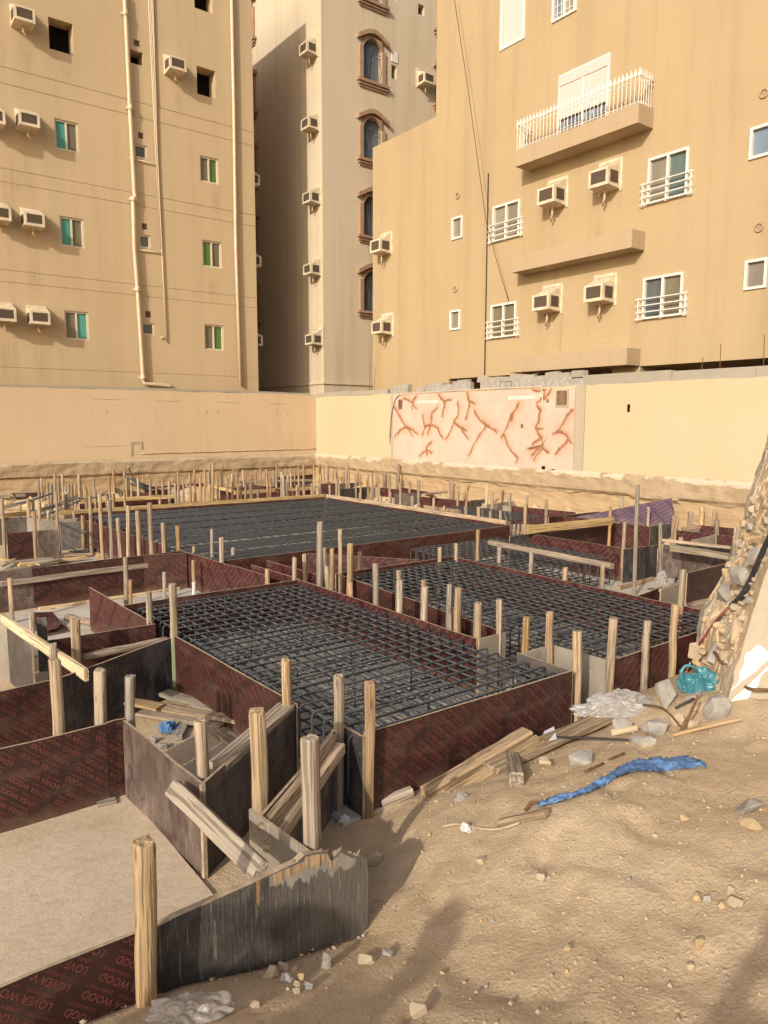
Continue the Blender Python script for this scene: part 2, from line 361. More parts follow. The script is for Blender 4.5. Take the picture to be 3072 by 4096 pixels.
def mural():
    t = NT('mural_paint'); a = t.new('ShaderNodeAttribute', attribute_name='vein'); n = t.noise(1.1, None, 6, .65)
    k = t.ramp(n, [(.3, (.47, .335, .265)), (.5, (.535, .40, .325)), (.7, (.58, .455, .38))])
    k = t.mix(t.ramp(t.noise(2.6, t.vec(loc=(5, 5, 5)), 4), [(.52, 0), (.72, .5)]), k, (.58, .38, .24))
    f = t.math('MULTIPLY', a.outputs['Fac'], t.math('MULTIPLY_ADD', t.noise(14, None, 4), .9, .45))
    k = t.mix(t.ramp(f, [(.05, 0), (.55, .75), (1, 1)]), k, t.ramp(f, [(.2, (.42, .235, .12)), (.8, (.26, .11, .04))]))
    M['mural_paint'] = t.out(k, .9, t.bump(t.noise(30), .15, .01), .15)
mural()
# ------------------------------------------------------------------ mesh helpers
def link(name, me, mats=(), parent=None, loc=None):
    o = bpy.data.objects.new(name, me); COL.objects.link(o)
    if me is not None and me.materials is not None and len(me.materials) == 0:
        for m in mats: me.materials.append(M[m] if isinstance(m, str) else m)
    if parent: o.parent = parent
    if loc is not None: o.location = loc
    return o
def tag(o, label, cat, group=None, kind=None):
    if label: o['label'] = label
    if cat: o['category'] = cat
    if group: o['group'] = group
    if kind: o['kind'] = kind
    return o
def empty(name, loc=(0, 0, 0), rz=0):
    o = bpy.data.objects.new(name, None); COL.objects.link(o); o.location = loc; o.rotation_euler = (0, 0, rz); o.empty_display_size = .1
    return o
class MB:
    """collects shapes into one mesh"""
    def __init__(s): s.v = []; s.f = []; s.mi = []; s.sm = []
    def add(s, vs, fs, mi=0, smooth=False):
        b = len(s.v); s.v += [tuple(q) for q in vs]
        for f in fs: s.f.append(tuple(b+i for i in f)); s.mi.append(mi); s.sm.append(smooth)
        return s
    def box(s, a, b, mi=0):
        (x0, y0, z0), (x1, y1, z1) = a, b
        if x0 > x1: x0, x1 = x1, x0
        if y0 > y1: y0, y1 = y1, y0
        if z0 > z1: z0, z1 = z1, z0
        return s.add([(x0, y0, z0), (x1, y0, z0), (x1, y1, z0), (x0, y1, z0), (x0, y0, z1), (x1, y0, z1), (x1, y1, z1), (x0, y1, z1)],
                     [(3, 2, 1, 0), (4, 5, 6, 7), (0, 1, 5, 4), (1, 2, 6, 5), (2, 3, 7, 6), (3, 0, 4, 7)], mi)
    def tube(s, pts, r, n=6, mi=0, cap=True):
        pts = [V(p) for p in pts]; rings = []; up = None
        for i, p in enumerate(pts):
            d = (pts[min(i+1, len(pts)-1)] - pts[max(i-1, 0)]).normalized()
            if up is None:
                up = V((0, 0, 1)) if abs(d.z) < .9 else V((1, 0, 0))
            x = d.cross(up).normalized(); up = x.cross(d).normalized()
            rr = r[i] if isinstance(r, (list, tuple)) else r
            rings.append([p + (x*math.cos(2*math.pi*k/n) + up*math.sin(2*math.pi*k/n))*rr for k in range(n)])
        vs = [q for g in rings for q in g]; fs = []
        for i in range(len(rings)-1):
            for k in range(n):
                a = i*n+k; b = i*n+(k+1) % n; fs.append((a, b, b+n, a+n))
        if cap: fs.append(tuple(range(n))[::-1]); fs.append(tuple((len(rings)-1)*n+k for k in range(n)))
        return s.add(vs, fs, mi, n > 4)
    def prism(s, poly, a, b, mi=0):
        """poly: points; a, b: functions giving the near and far copy of a point"""
        n = len(poly); vs = [a(p) for p in poly] + [b(p) for p in poly]
        fs = [tuple(range(n)), tuple(range(2*n-1, n-1, -1))] + [(i, i+n, (i+1) % n+n, (i+1) % n) for i in range(n)]
        return s.add(vs, fs, mi)
    def mesh(s, name):
        me = bpy.data.meshes.new(name); me.from_pydata(s.v, [], s.f); me.polygons.foreach_set('material_index', s.mi); me.polygons.foreach_set('use_smooth', s.sm)
        bm = bmesh.new(); bm.from_mesh(me); bmesh.ops.recalc_face_normals(bm, faces=bm.faces); bm.to_mesh(me); bm.free()
        me.update(); return me
    def obj(s, name, mats, parent=None, loc=None):
        return link(name, s.mesh(name), mats if isinstance(mats, (list, tuple)) else [mats], parent, loc)
def nz(p, sc, k=0): return noise.noise(V((p[0]*sc+k*7.1, p[1]*sc+k*3.3, p[2]*sc+k*5.7)))
def rag(mesh, amp, sc, seed):
    for v in mesh.vertices:
        n = noise.noise_vector(V(v.co)*sc + V((seed*3.7, seed*1.3, seed*7.9))); v.co += n*amp
    return mesh

# ------------------------------------------------------------------ ground
def grid_lines(lo, a, b, hi, fine, mid, coarse):
    xs = []; x = lo
    while x < hi:
        xs.append(x); x += fine if a <= x < b else (mid if a-18 <= x < b+26 else coarse)
    xs.append(hi); return xs
gx = sorted(set([q for q in grid_lines(-60, -1, 7, 140, .045, .4, 12)] + [14.42, 14.425, -14.0, -14.01]))
gy = sorted(set([q for q in grid_lines(-60, -1, 4.1, 140, .045, .4, 12)] + [22.97, 22.975, 2.70, 2.71]))
vs = [(x, y, ground_z(x, y)) for y in gy for x in gx]; nx = len(gx)
fs = [(j*nx+i, j*nx+i+1, (j+1)*nx+i+1, (j+1)*nx+i) for j in range(len(gy)-1) for i in range(nx-1)]
g = MB().add(vs, fs, 0, True).obj('ground', 'sand'); g['kind'] = 'structure'
g['label'] = 'sandy ground of the pit and the mound beside it'
def slab(name, poly, z, m, label):
    o = MB().prism(poly, lambda p: (p[0], p[1], z), lambda p: (p[0], p[1], z-.1)).obj(name, m); o['kind'] = 'structure'; o['label'] = label
def rect(x0, x1, y0, y1): return [(x0, y0), (x1, y0), (x1, y1), (x0, y1)]
slab('concrete_pad', rect(-3.5, 1.53, 2.72, 4.94), .022, 'blinding_tan', 'smooth tan blinding concrete inside the empty form')
slab('concrete_pad', rect(2.5, 4.85, 3.72, 8.1), .020, 'blinding_grey', 'grey blinding concrete under the nearest rebar mat')
slab('concrete_pad', rect(5.1, 7.6, 3.6, 8.2), .021, 'blinding_grey', 'grey blinding concrete under the rebar mat by the rubble')
slab('concrete_pad', rect(7.9, 13.2, 3.9, 9.6), .019, 'blinding_grey', 'pale blinding concrete around the open rebar mat')
slab('concrete_pad', rect(4.3, 10.7, 9.8, 16.7), .018, 'blinding_grey', 'grey blinding concrete under the largest rebar mat')
slab('concrete_pad', rect(1.5, 4.3, 8.6, 10.75), .024, 'blinding_grey', 'pale blinding concrete in front of the long printed board')
slab('concrete_pad', rect(10.9, 16, 9.9, 15), .017, 'blinding_grey', 'pale blinding concrete under the far small rebar mat')
slab('concrete_pad', rect(0.2, 3.95, 11.4, 15), .016, 'blinding_grey', 'pale blinding concrete among the grey boards')

# ------------------------------------------------------------------ plywood boards
def text_mesh():
    cu = bpy.data.curves.new('lettering', 'FONT'); cu.body = 'LOVEA WOOD'; cu.size = 1; cu.resolution_u = 2
    o = bpy.data.objects.new('lettering', cu); COL.objects.link(o); bpy.context.view_layer.update()
    me = bpy.data.meshes.new_from_object(o); xs = [v.co.x for v in me.vertices]; ys = [v.co.y for v in me.vertices]
    w = max(xs)-min(xs); vv = [((v.co.x-min(xs))/w, (v.co.y-min(ys))/w) for v in me.vertices]; ff = [tuple(p.vertices) for p in me.polygons]
    hgt = max(q[1] for q in vv); bpy.data.objects.remove(o); return vv, ff, hgt
TXV, TXF, TXH = text_mesh()
def lettering(L, h, ang, z0, sd):
    """printed words repeated on the slant, cut off at the edges of the board"""
    rnd = random.Random(sd); ox, oz = rnd.uniform(0, .3), rnd.uniform(0, .3)
    ca, sa = math.cos(math.radians(ang)), math.sin(math.radians(ang)); bm = bmesh.new()
    def put(u, v, w):
        cs = [(ca*(u+a)-sa*(v+b), sa*(u+a)+ca*(v+b)) for a in (0, w) for b in (0, w*TXH)]
        if max(c[0] for c in cs)+ox < 0.0 or min(c[0] for c in cs)+ox > L or max(c[1] for c in cs)+oz < z0 or min(c[1] for c in cs)+oz > h: return
        vs = [bm.verts.new((ca*(u+a*w)-sa*(v+b*w)+ox, 0, sa*(u+a*w)+ca*(v+b*w)+oz)) for a, b in TXV]
        for f in TXF:
            try: bm.faces.new([vs[i] for i in f])
            except ValueError: pass
    n = int((L+1.5)/.076)+4; m = int((L+1.5)/.35)+3
    for j in range(-n, n):
        for i in range(-m, m):
            sh = (j % 4)*.021
            put(i*.35+sh, j*.076, .285); put(i*.35+sh+.01, j*.076-.026, .125); put(i*.35+sh+.17, j*.076-.026, .125)
    for co, no in (((.004, 0, 0), (-1, 0, 0)), ((L-.004, 0, 0), (1, 0, 0)), ((0, 0, h-.004), (0, 0, 1)), ((0, 0, z0), (0, 0, -1))):
        bmesh.ops.bisect_plane(bm, geom=bm.verts[:]+bm.edges[:]+bm.faces[:], dist=1e-5, plane_co=co, plane_no=no, clear_outer=True)
    return bm
NB = [0]
def board(P, Q, label, m='ply_print', z0=-.03, top=.57, text=None, th=.018, group='formwork boards of the footings', edge='ply_edge', name='formwork_board'):
    """upright sheet between two plan points, its printed face towards the viewer's side (the right of P to Q)"""
    P = V((P[0], P[1], 0)); Q = V((Q[0], Q[1], 0)); d = Q-P; L = d.length; NB[0] += 1; rnd = random.Random(NB[0])
    mb = MB(); n = max(2, int(L/.35)); e1 = [rnd.uniform(-.004, .004) for _ in range(n+1)]
    y0, y1 = 0, th; vs = []; fs = []; mi = []
    for i in range(n+1):
        x = L*i/n; t = top+e1[i]; bow = .008*math.sin(math.pi*i/n)*rnd.uniform(-1, 1)
        vs += [(x, y0+bow, z0), (x, y0+bow, t), (x, y1+bow, t), (x, y1+bow, z0)]
    for i in range(n):
        a = 4*i; b = a+4
        fs += [(a, b, b+1, a+1), (a+1, b+1, b+2, a+2), (a+2, b+2, b+3, a+3)]; mi += [0, 1, 0]
    fs += [(3, 2, 1, 0), (4*n, 4*n+1, 4*n+2, 4*n+3)]; mi += [1, 1]
    for f, k in zip(fs, mi): pass
    me = bpy.data.meshes.new(name); mb.v = vs
    if text:
        bm = lettering(L, top-.004, text, max(z0, 0), NB[0])
        b0 = len(vs)
        for v in bm.verts:
            k = min(n-1, int(v.co.x/L*n)); fr = v.co.x/L*n-k; yb = lerp(vs[4*k][1], vs[4*k+4][1], fr)
            vs.append((v.co.x, yb-.0012, v.co.z))
        bm.verts.index_update()
        for f in bm.faces: fs.append(tuple(b0+v.index for v in f.verts)); mi.append(2)
        bm.free(); m = 'ply_film' if m.startswith('ply_print') else m
    me.from_pydata(vs, [], fs); me.polygons.foreach_set('material_index', mi); me.update()
    o = link(name, me, [m, edge, 'ply_letter']); o.location = P; o.rotation_euler = (0, 0, math.atan2(d.y, d.x))
    tag(o, label, 'board', group); return o
def pp(a, b, z=.57): 
    p = pz(*a, z); q = pz(*b, z); return p, q
def bpx(a, b, label, m='ply_print', z=.57, **k):
    P, Q = pp(a, b, z)
    if a[0] <= 0: P = P + (P-Q).normalized()*1.1          # boards cut by the picture edge go on beyond it
    return board(P, Q, label, m, top=z, **k)

# the empty form in front
bpx((0, 2997), (425, 2895), 'wide dark printed board with clear words at the back of the empty form', text=138)
bpx((427, 2894), (505, 2873), 'narrow dark printed board filling the back corner of the empty form', text=138)
bpx((0, 2767), (250, 2711), 'dark printed board behind two squared stakes, rear of the trench', text=138)
bpx((246, 2709), (684, 2551), 'smeared black board with white splashes under the round log rail', 'ply_black')
bpx((490, 2883), (810, 3142), 'brown worn board at the side of the empty form, propped by a slanting plank', 'ply_brown', text=None)
bpx((808, 3142), (1182, 2813), 'tall dark worn board along the slanting trench, timber on its top', 'ply_worn')
bpx((1052, 3260), (1352, 2905), 'dark worn board of the slanting trench nearest the sand, under a split timber', 'ply_worn')
bpx((995, 3235), (1240, 3412), 'pale scuffed short board meeting the broken board', 'ply_pale')
bpx((0, 3952), (580, 3715), 'shaded printed board with large red words, nearest of all', text=138)
# the broken board lying nearest
def broken_board():
    prof = [(.905, -.25), (1.95, .02), (1.955, .42), (1.948, .50), (1.915, .532), (1.86, .55), (1.80, .60), (1.745, .575), (1.72, .628), (1.66, .645), (1.60, .655), (1.56, .635), (1.3, .622), (1.0, .615), (.905, .605)]
    y = 2.69; mb = MB(); mb.prism(prof, lambda p: (p[0], y, p[1]), lambda p: (p[0]+(.02 if p[0] > 1.6 else 0), y+.035, p[1]-(.015 if p[0] > 1.6 else 0)), 0)
    # torn plies standing out of the face
    o = mb.obj('broken_board', ['ply_dripped', 'ply_edge'])
    for p in o.data.polygons:
        if abs(p.normal.y) < .5: p.material_index = 1
    tag(o, 'splintered grey black board with a torn pale corner, beside the nearest post', 'board', 'formwork boards of the footings')
    def torn(x0, x1, dep, m, nm, off, seed, base=.05):
        sp = MB(); n = 46; top = []; bot = []
        for i in range(n+1):
            x = lerp(x0, x1, i/n); k = 1
            while k < len(prof) and not (k+1 < len(prof) and prof[k+1][0] <= x <= prof[k][0] and prof[k][1] > .4): k += 1
            zt = .63 if x < 1.60 else table([(1.60, .65), (1.66, .64), (1.72, .622), (1.745, .57), (1.80, .595), (1.86, .546), (1.915, .528), (1.955, .42)], x)
            zt -= .004; d = dep*(.25+.75*abs(noise.noise(V((x*14, seed, 0))))+.5*abs(noise.noise(V((x*46, seed, 1)))))*math.sin(math.pi*min(1, max(.12, i/n)))**.5
            top.append((x, y-off, zt)); bot.append((x+.012*noise.noise(V((x*60, seed, 5))), y-off+.0008, max(.05, zt-base-d)))
        sp.add(top+bot, [(i, i+1, n+2+i, n+1+i) for i in range(n)])
        s = sp.obj('torn_veneer', m, o); return s
    torn(1.42, 1.88, .17, 'ply_pale', 0, .0012, 3, .02)['label'] = 'pale torn veneer'
    torn(1.44, 1.78, .09, 'timber', 0, .0022, 8, .01)
    torn(1.355, 1.375, .10, 'timber_orange', 0, .0018, 5, .08)
    rnd = random.Random(5); sp = MB()
    for i in range(14):
        x = rnd.uniform(1.55, 1.9); zt = .63-(max(0, x-1.68))*.45
        sp.add([(x, y+.004, zt-.04), (x+.03, y+.028, zt-.03), (x+.035+rnd.uniform(-.02, .02), y+.014, zt+rnd.uniform(.0, .025)), (x-.01, y+.012, zt+rnd.uniform(-.01, .02))], [(0, 1, 2, 3)], 0)
    sp.obj('splinter', 'timber', o)['kind'] = 'stuff'
broken_board()
# nearest rebar footing
bpx((1460, 2934), (2290, 2685), 'long sunlit printed board with clear words in front of the nearest rebar mat', text=-43)
board((2.64, 3.96), (2.645, 3.70), 'short black mottled board at the near corner of the nearest rebar mat', 'ply_black')
a = pz(713, 2550, .57); b = pz(1182, 2813, .57)
board((2.53, 6.6), (2.59, 4.45), 'maroon printed board along the lit side of the nearest rebar mat', text=-43)
board((2.86-.32, 8.08), (4.76, 8.08), 'thin printed board along the far end of the nearest rebar mat', text=-43)
board((4.76, 8.06), (4.76, 4.82), 'printed board between the two near rebar mats, on the nearest mat', 'ply_print')
board((4.75, 4.30), (4.75, 3.70), 'stained board closing the near corner of the nearest mat by the sand', 'ply_worn')
board((4.78, 4.80), (5.15, 4.81), 'pale grey board of the gap between the near mats, deeper one', 'ply_pale')
board((4.78, 4.26), (5.18, 4.25), 'pale grey board of the gap between the near mats, sand side', 'ply_pale')
board((5.36, 8.06), (5.14, 4.90), 'printed board facing the stakes, on the mat by the rubble', text=-43)
board((5.18, 4.24), (5.22, 3.66), 'pale grey worn board left of the clear plastic sheet', 'ply_pale')
board((5.22, 3.66), (7.35, 3.70), 'dark brown faintly printed board between stakes by the rubble wall', 'ply_print')
board((5.36, 8.10), (7.45, 8.10), 'thin printed board at the far end of the mat by the rubble', 'ply_print')
board((7.46, 8.10), (7.46, 4.0), 'printed board on the far side of the mat by the rubble', 'ply_print')
# largest footing
bpx((898, 2244), (2039, 2103), 'long printed board in front of the largest rebar mat', text=-43)
board((4.12, 16.9), (4.36, 11.75), 'long maroon printed board behind the row of nine tall stakes', 'ply_print')
board((4.2, 16.85), (10.6, 16.62), 'printed board along the back of the largest rebar mat', 'ply_print')
board((10.64, 16.5), (10.64, 9.9), 'printed board under the pale rail of the largest mat', 'ply_print')
board((4.36, 11.1), (4.56, 8.5), 'maroon board of the trench left of the large grey post', 'ply_print')
board((4.74, 9.35), (4.79, 8.14), 'maroon board of the trench beneath the split topped post', 'ply_print')
board((5.06, 9.5), (5.12, 8.16), 'maroon board of the trench beneath the large grey post', 'ply_print')
board((5.85, 9.65), (6.9, 8.2), 'slanting maroon board against the largest footing, behind the short stakes', 'ply_print')
# left part
bpx((128, 2272), (727, 2203), 'long dark printed board with a rail nailed across, beyond the ply scraps', text=138)
bpx((0, 2287), (128, 2272), 'grey worn board continuing the long printed board', 'ply_brown')
board((3.75, 11.0), (4.36, 10.75), 'printed board end behind the white painted stake', text=138)
board((2.48, 9.24), (2.52, 7.2), 'free standing plain maroon board with a slanting look, by the tall round post', 'ply_printup')
bpx((186, 2564), (622, 2497), 'dark printed board behind the round log rail', text=138)
board((1.33, 7.93), (1.38, 7.1), 'grey green worn board of the small form under the diagonal plank', 'ply_worn')
bpx((0, 2500), (33, 2500), 'olive stained board at the picture edge under the diagonal plank', 'ply_pale')
bpx((145, 2474), (185, 2472), 'short worn board with a flaking edge beside the ply scraps', 'ply_worn')
bpx((27, 2134), (130, 2125), 'dark printed board between the first two tall stakes', text=-43)
bpx((148, 2123), (232, 2118), 'brown smeared board with an orange spot', 'ply_brown')
bpx((240, 2089), (328, 2085), 'dark grey worn board beside the first stake of the tall row', 'ply_worn')
bpx((0, 2073), (106, 2067), 'grey worn board beneath the short yellow rail', 'ply_worn')
bpx((106, 2068), (156, 2083), 'pale grey board end turning away from the yellow rail', 'ply_pale')
bpx((156, 2083), (306, 2074), 'low grey board beside the corner of the largest mat', 'ply_pale')
bpx((0, 1974), (176, 1968), 'black shaded board with two light battens nailed on', 'ply_film')
bpx((176, 1958), (443, 1948), 'far printed board under the long yellow batten', 'ply_print')
bpx((443, 1948), (482, 1956), 'far grey board turning away beside the white stake', 'ply_worn')
bpx((495, 1958), (645, 1982), 'slanting printed board behind the white stake', 'ply_print')
bpx((580, 1950), (720, 1938), 'far printed board before the fallen props', 'ply_print')
bpx((720, 1940), (940, 1922), 'far printed board behind a dense stake row', 'ply_print')
bpx((318, 2012), (705, 1988), 'printed board with the yellow rail across it', 'ply_print')
bpx((880, 1950), (1245, 1942), 'printed board with two yellow battens, back of the largest mat', 'ply_print')
bpx((940, 1922), (998, 1931), 'far grey board end among the dense stakes', 'ply_worn')
bpx((997, 1935), (1170, 1964), 'far slanting printed board beyond the yellow battens', 'ply_print')
bpx((1108, 1910), (1253, 1897), 'farthest raised printed board towards the wall corner', 'ply_print', z=.72)
bpx((1108, 1926), (1253, 1923), 'far grey board below the farthest raised printed board', 'ply_worn')
bpx((1284, 1934), (1345, 1933), 'narrow printed board between far stakes near the corner', 'ply_print')
bpx((1361, 1956), (1481, 1947), 'blackened mottled board near the corner of the largest mat', 'ply_black')
bpx((1345, 1936), (1430, 1931), 'long low grey board before the corner of the walls', 'ply_worn')
bpx((1437, 1930), (1540, 1934), 'far printed board behind the blackened mottled board', 'ply_print')
bpx((1481, 1948), (1520, 1951), 'pale board end beside the blackened board', 'ply_pale')
bpx((1520, 1950), (1640, 1963), 'far printed board, bright stakes before it, under the mural', 'ply_print')
bpx((1540, 1938), (1735, 1972), 'printed board running towards the two grey boards', 'ply_print')
bpx((1578, 1975), (1682, 1971), 'grey scuffed board beside the small far mat', 'ply_worn')
bpx((1681, 1986), (1880, 2006), 'printed board at the back of the small far mat', 'ply_print')
bpx((1740, 1960), (1800, 1949), 'grey scuffed board slanting up to a stake', 'ply_worn')
bpx((1802, 1948), (1868, 1958), 'pale grey board meeting the slanting grey board', 'ply_pale')
bpx((1873, 1955), (2040, 1968), 'far printed board to the side of the yellow stake', 'ply_print')
bpx((1880, 2002), (1946, 1996), 'grey board left of the yellow stake', 'ply_worn')
bpx((1946, 2018), (2058, 2004), 'low pale concrete coloured board before the yellow stake', 'ply_pale')
bpx((1978, 2018), (2045, 2026), 'lowest pale board behind the small far mat', 'ply_pale', z=.5)
bpx((2000, 1986), (2105, 1998), 'far printed board between stakes under the mural end', 'ply_print')
bpx((2046, 2024), (2302, 2049), 'printed board behind the hooks of the small far mat', 'ply_print')
bpx((2112, 1995), (2188, 1982), 'pale grey scuffed board slanting up, blue scraps behind', 'ply_pale')
bpx((2188, 1980), (2271, 1991), 'clean pale grey board next to the printed far board', 'ply_pale')
bpx((2271, 1991), (2475, 2013), 'far printed board before the purple sheet', 'ply_print')
bpx((2195, 2068), (2400, 2046), 'dark board running behind the yellow plank', 'ply_film')
bpx((2253, 2067), (2380, 2080), 'printed board between the yellow plank and the purple sheet', 'ply_print')
board(pz(2108, 2132, .57), pz(2484, 2192, .57), 'big maroon printed board beside the open rebar mat', 'ply_print')
bpx((2188, 2118), (2450, 2091), 'deep shaded printed board under the yellow plank', 'ply_film')
bpx((2450, 2090), (2600, 2107), 'sunlit printed board beneath the purple sheet', 'ply_print')
bpx((2040, 2146), (2192, 2124), 'black greenish board at the foot of the yellow plank', 'ply_black')
bpx((2494, 2198), (2631, 2179), 'black green stained board behind the tall thin pole', 'ply_black')
bpx((2599, 2106), (2700, 2092), 'black streaked board below the purple sheet end', 'ply_black')
bpx((2653, 2177), (2905, 2216), 'brown mottled board with chipped spots under the grey timber', 'ply_brown')
bpx((2711, 2164), (2925, 2190), 'grey scuffed board behind the grey timber rail', 'ply_worn')
bpx((2703, 2119), (2858, 2138), 'printed board with a short orange stake in front', 'ply_print')
bpx((2770, 2160), (2860, 2140), 'pale board meeting a grey stake near the rubble', 'ply_pale')
bpx((2868, 2139), (2930, 2146), 'small printed board right by the rubble edge', 'ply_print')
bpx((2703, 2047), (2975, 2067), 'far printed board behind the orange stake', 'ply_print')
bpx((2800, 2100), (2935, 2113), 'low printed board behind the middle stakes near the rubble', 'ply_print')
bpx((2718, 2114), (2800, 2104), 'pale timber faced board near the orange stake', 'ply_pale')
bpx((2750, 2293), (2905, 2254), 'dark shaded board with a blue edge beside a stake', 'ply_film')
board(pz(2525, 2393, .4), pz(2650, 2345, .4), 'low printed board edge in front of the pale floor', 'ply_print', top=.4)
board(pz(2645, 2362, .45), pz(2735, 2330, .45), 'low stained board beside the pink tinted stake', 'ply_pale', top=.45)
board(pz(2745, 2330, .4), pz(2880, 2290, .4), 'lower dark board below the timber by the rubble', 'ply_film', top=.4)
# leaning sheet with its purple sky sheen painted in, and flat scraps
def sheet(corners, label, m, name='plywood_sheet', th=.018):
    c = [V(p) for p in corners]; n = (c[1]-c[0]).cross(c[-1]-c[0]).normalized()
    o = c[0]; ux = (c[1]-c[0]).normalized(); uy = n.cross(ux)
    loc = [((p-o).dot(ux), (p-o).dot(uy)) for p in c]
    ob = MB().prism(loc, lambda p: (p[0], 0, p[1]), lambda p: (p[0], th, p[1])).obj(name, [m, 'ply_edge'])
    R = Matrix((ux, -n, uy)).transposed()
    ob.matrix_world = Matrix.Translation(o) @ R.to_4x4()
    tag(ob, label, 'board', 'loose plywood sheets'); return ob
A0 = pz(2303, 2068, .62); A2 = px_(2702, 2116, 13.5); A3 = px_(2687, 1992, 13.85)
sheet([A0, A2, A3], 'printed sheet leaning towards the far wall, sky reflection painted purple', 'ply_sky_sheen')
sheet([pz(140, 2520, .05), pz(255, 2498, .05), pz(205, 2478, .06), pz(115, 2450, .2)], 'maroon ply scrap leaning on the pile', 'ply_print')
sheet([pz(188, 2545, .03), pz(280, 2525, .03), pz(262, 2500, .03), pz(175, 2507, .03)], 'larger dark ply scrap lying flat on the sand', 'ply_film')
sheet([pz(190, 2518, .06), pz(230, 2512, .06), pz(250, 2490, .06), pz(190, 2490, .06)], 'smaller dark ply scrap on top of the larger scrap', 'ply_print')

# ------------------------------------------------------------------ timber
def post_mesh(seed, kind='square', rings=14, jag=0.):
    rnd = random.Random(seed); mb = MB(); n = 12; rr = []
    rough = .055 if kind == 'square' else .11
    for i in range(rings+1):
        z = i/rings; ring = []
        ox = .012*noise.noise(V((z*2, seed, 1))); oy = .012*noise.noise(V((z*2, seed, 4)))
        for k in range(n):
            a = 2*math.pi*(k+.5)/n; e = 5 if kind == 'square' else 2.4
            c, s = math.cos(a), math.sin(a); r = .04*(abs(c)**e+abs(s)**e)**(-1/e)
            r *= 1 + rough*2*noise.noise(V((c*1.5+seed*3.1, s*1.5, z*5))) + rough*noise.noise(V((c*4+seed, s*4, z*14)))
            zz = z
            if i == rings: r *= .90; zz += jag*noise.noise(V((c*3+seed, s*3, 2)))*.9 + rnd.uniform(-.006, .004)
            if i == rings-1: zz = 1-.012
            ring.append((ox+c*r, oy+s*r, zz))
        rr += ring
    fs = []
    for i in range(rings):
        for k in range(n): a = i*n+k; b = i*n+(k+1) % n; fs.append((a, b, b+n, a+n))
    top = len(rr); rr.append((0, 0, 1.0+jag*.2)); rr.append((0, 0, 0))
    for k in range(n): a = rings*n+k; b = rings*n+(k+1) % n; fs.append((a, b, top)); fs.append(((k+1) % n, k, top+1))
    me = mb.add(rr, fs, 0, False).mesh('stake'); 
    for p in me.polygons: p.use_smooth = len(p.vertices) == 4
    return me
PM = {k: [post_mesh(i+q*20, k) for i in range(6)] for q, k in enumerate(('square', 'round'))}
PM['jag'] = [post_mesh(70+i, 'square', 14, .06) for i in range(3)]
PMAT = {}
def stake(base, top, w, m='timber', kind=None, label=None, group='timber stakes of the formwork', name='timber_stake', row=None):
    rnd = random.Random(int(abs(base[0]*977+base[1]*313+top[2]*771)*10)); kind = kind or rnd.choice(['square', 'square', 'round'])
    src = rnd.choice(PM[kind]); key = (src.name, m)
    if key not in PMAT:
        me = src.copy(); me.materials.clear(); me.materials.append(M[m]); PMAT[key] = me
    o = bpy.data.objects.new(name, PMAT[key]); COL.objects.link(o)
    base = V(base); top = V(top); d = top-base; L = d.length
    q = d.to_track_quat('Z', 'Y'); o.rotation_mode = 'QUATERNION'
    from mathutils import Quaternion
    o.rotation_quaternion = q @ Quaternion((0, 0, 1), rnd.choice([0, 0, .25, -.2, .5])+math.pi/2*rnd.randint(0, 3)); o.location = base
    o.scale = (w/.08*.83, w/.08*.83, L)
    tag(o, label, 'stake', group)
    if row is not None: ROWS.setdefault(row, []).append(o)
    return o
ROWS = {}
def sp(tx, ty, spec, w=None, m='timber', kind=None, label=None, row=None, dx=0):
    """stake from the place of its head in the photograph and one more fact about where it stands"""
    k = spec[0]; rnd = random.Random(int(tx*13+ty*7))
    if k == 'b': P = pz(spec[1], spec[2], 0)
    elif k == 'X': P = px_(tx, ty, spec[1])
    elif k == 'Y': P = py_(tx, ty, spec[1])
    elif k == 'P':
        q = ray(tx, ty); P = V((q.x, q.y, 0)).normalized()*math.hypot(spec[1], spec[2])
    else: P = pz(tx, ty, spec[1])
    if k == 'b':
        dt = ray(tx, ty); t = math.hypot(P.x, P.y)/math.hypot(dt.x, dt.y); T = dt*t+V((0, 0, EYE))
    else:
        T = V((P.x, P.y, zat(tx, ty, P))); lean = .03
        P = V((P.x+rnd.uniform(-lean, lean), P.y+rnd.uniform(-lean, lean), 0))
    P.z = ground_z(P.x, P.y)-.12
    # carry the axis below the ground along the lean
    return stake(P, T, w or rnd.uniform(.062, .082), m, kind, label, row=row)
# near stakes, each with its own words
def S(tx, ty, spec, w, m, kind, label): return sp(tx, ty, spec, w, m, kind, label)
T0 = py_(574, 3362, 2.62); B0 = py_(590, 4096, 2.62); B0 = T0.lerp(B0, 1.25)
stake(B0, T0, .088, 'timber', 'square', 'thick squared post with a knotty face, nearest the viewer, beside the broken board')
S(217, 2636, ('P', 1.06, 5.02), .086, 'timber', 'square', 'squared stake behind the empty form, under the end of the diagonal plank')
S(399, 2677, ('P', 1.40, 5.03), .088, 'timber', 'square', 'squared stake against the smeared black board, dowel hole near its foot')
S(521, 2703, ('P', 1.60, 5.02), .084, 'timber_grey', 'round', 'round furrowed post at the back corner of the empty form')
S(800, 2880, ('P', 1.66, 3.86), .088, 'timber', 'round', 'cracked round post where the brown worn board meets the slanting trench')
S(1145, 2640, ('P', 2.44, 4.52), .072, 'timber', 'jag', 'split headed stake at the end of the tall dark worn board')
S(1025, 2842, ('P', 1.78, 3.46), .105, 'timber', 'square', 'thickest squared post standing in the slanting trench')
S(1240, 2950, ('P', 1.79, 2.86), .088, 'timber', 'square', 'gnarled thick post behind the broken board')
S(1354, 2702, ('b', 1354, 3246), .072, 'timber', 'jag', 'tall post carrying the split timber, white scrap at its foot')
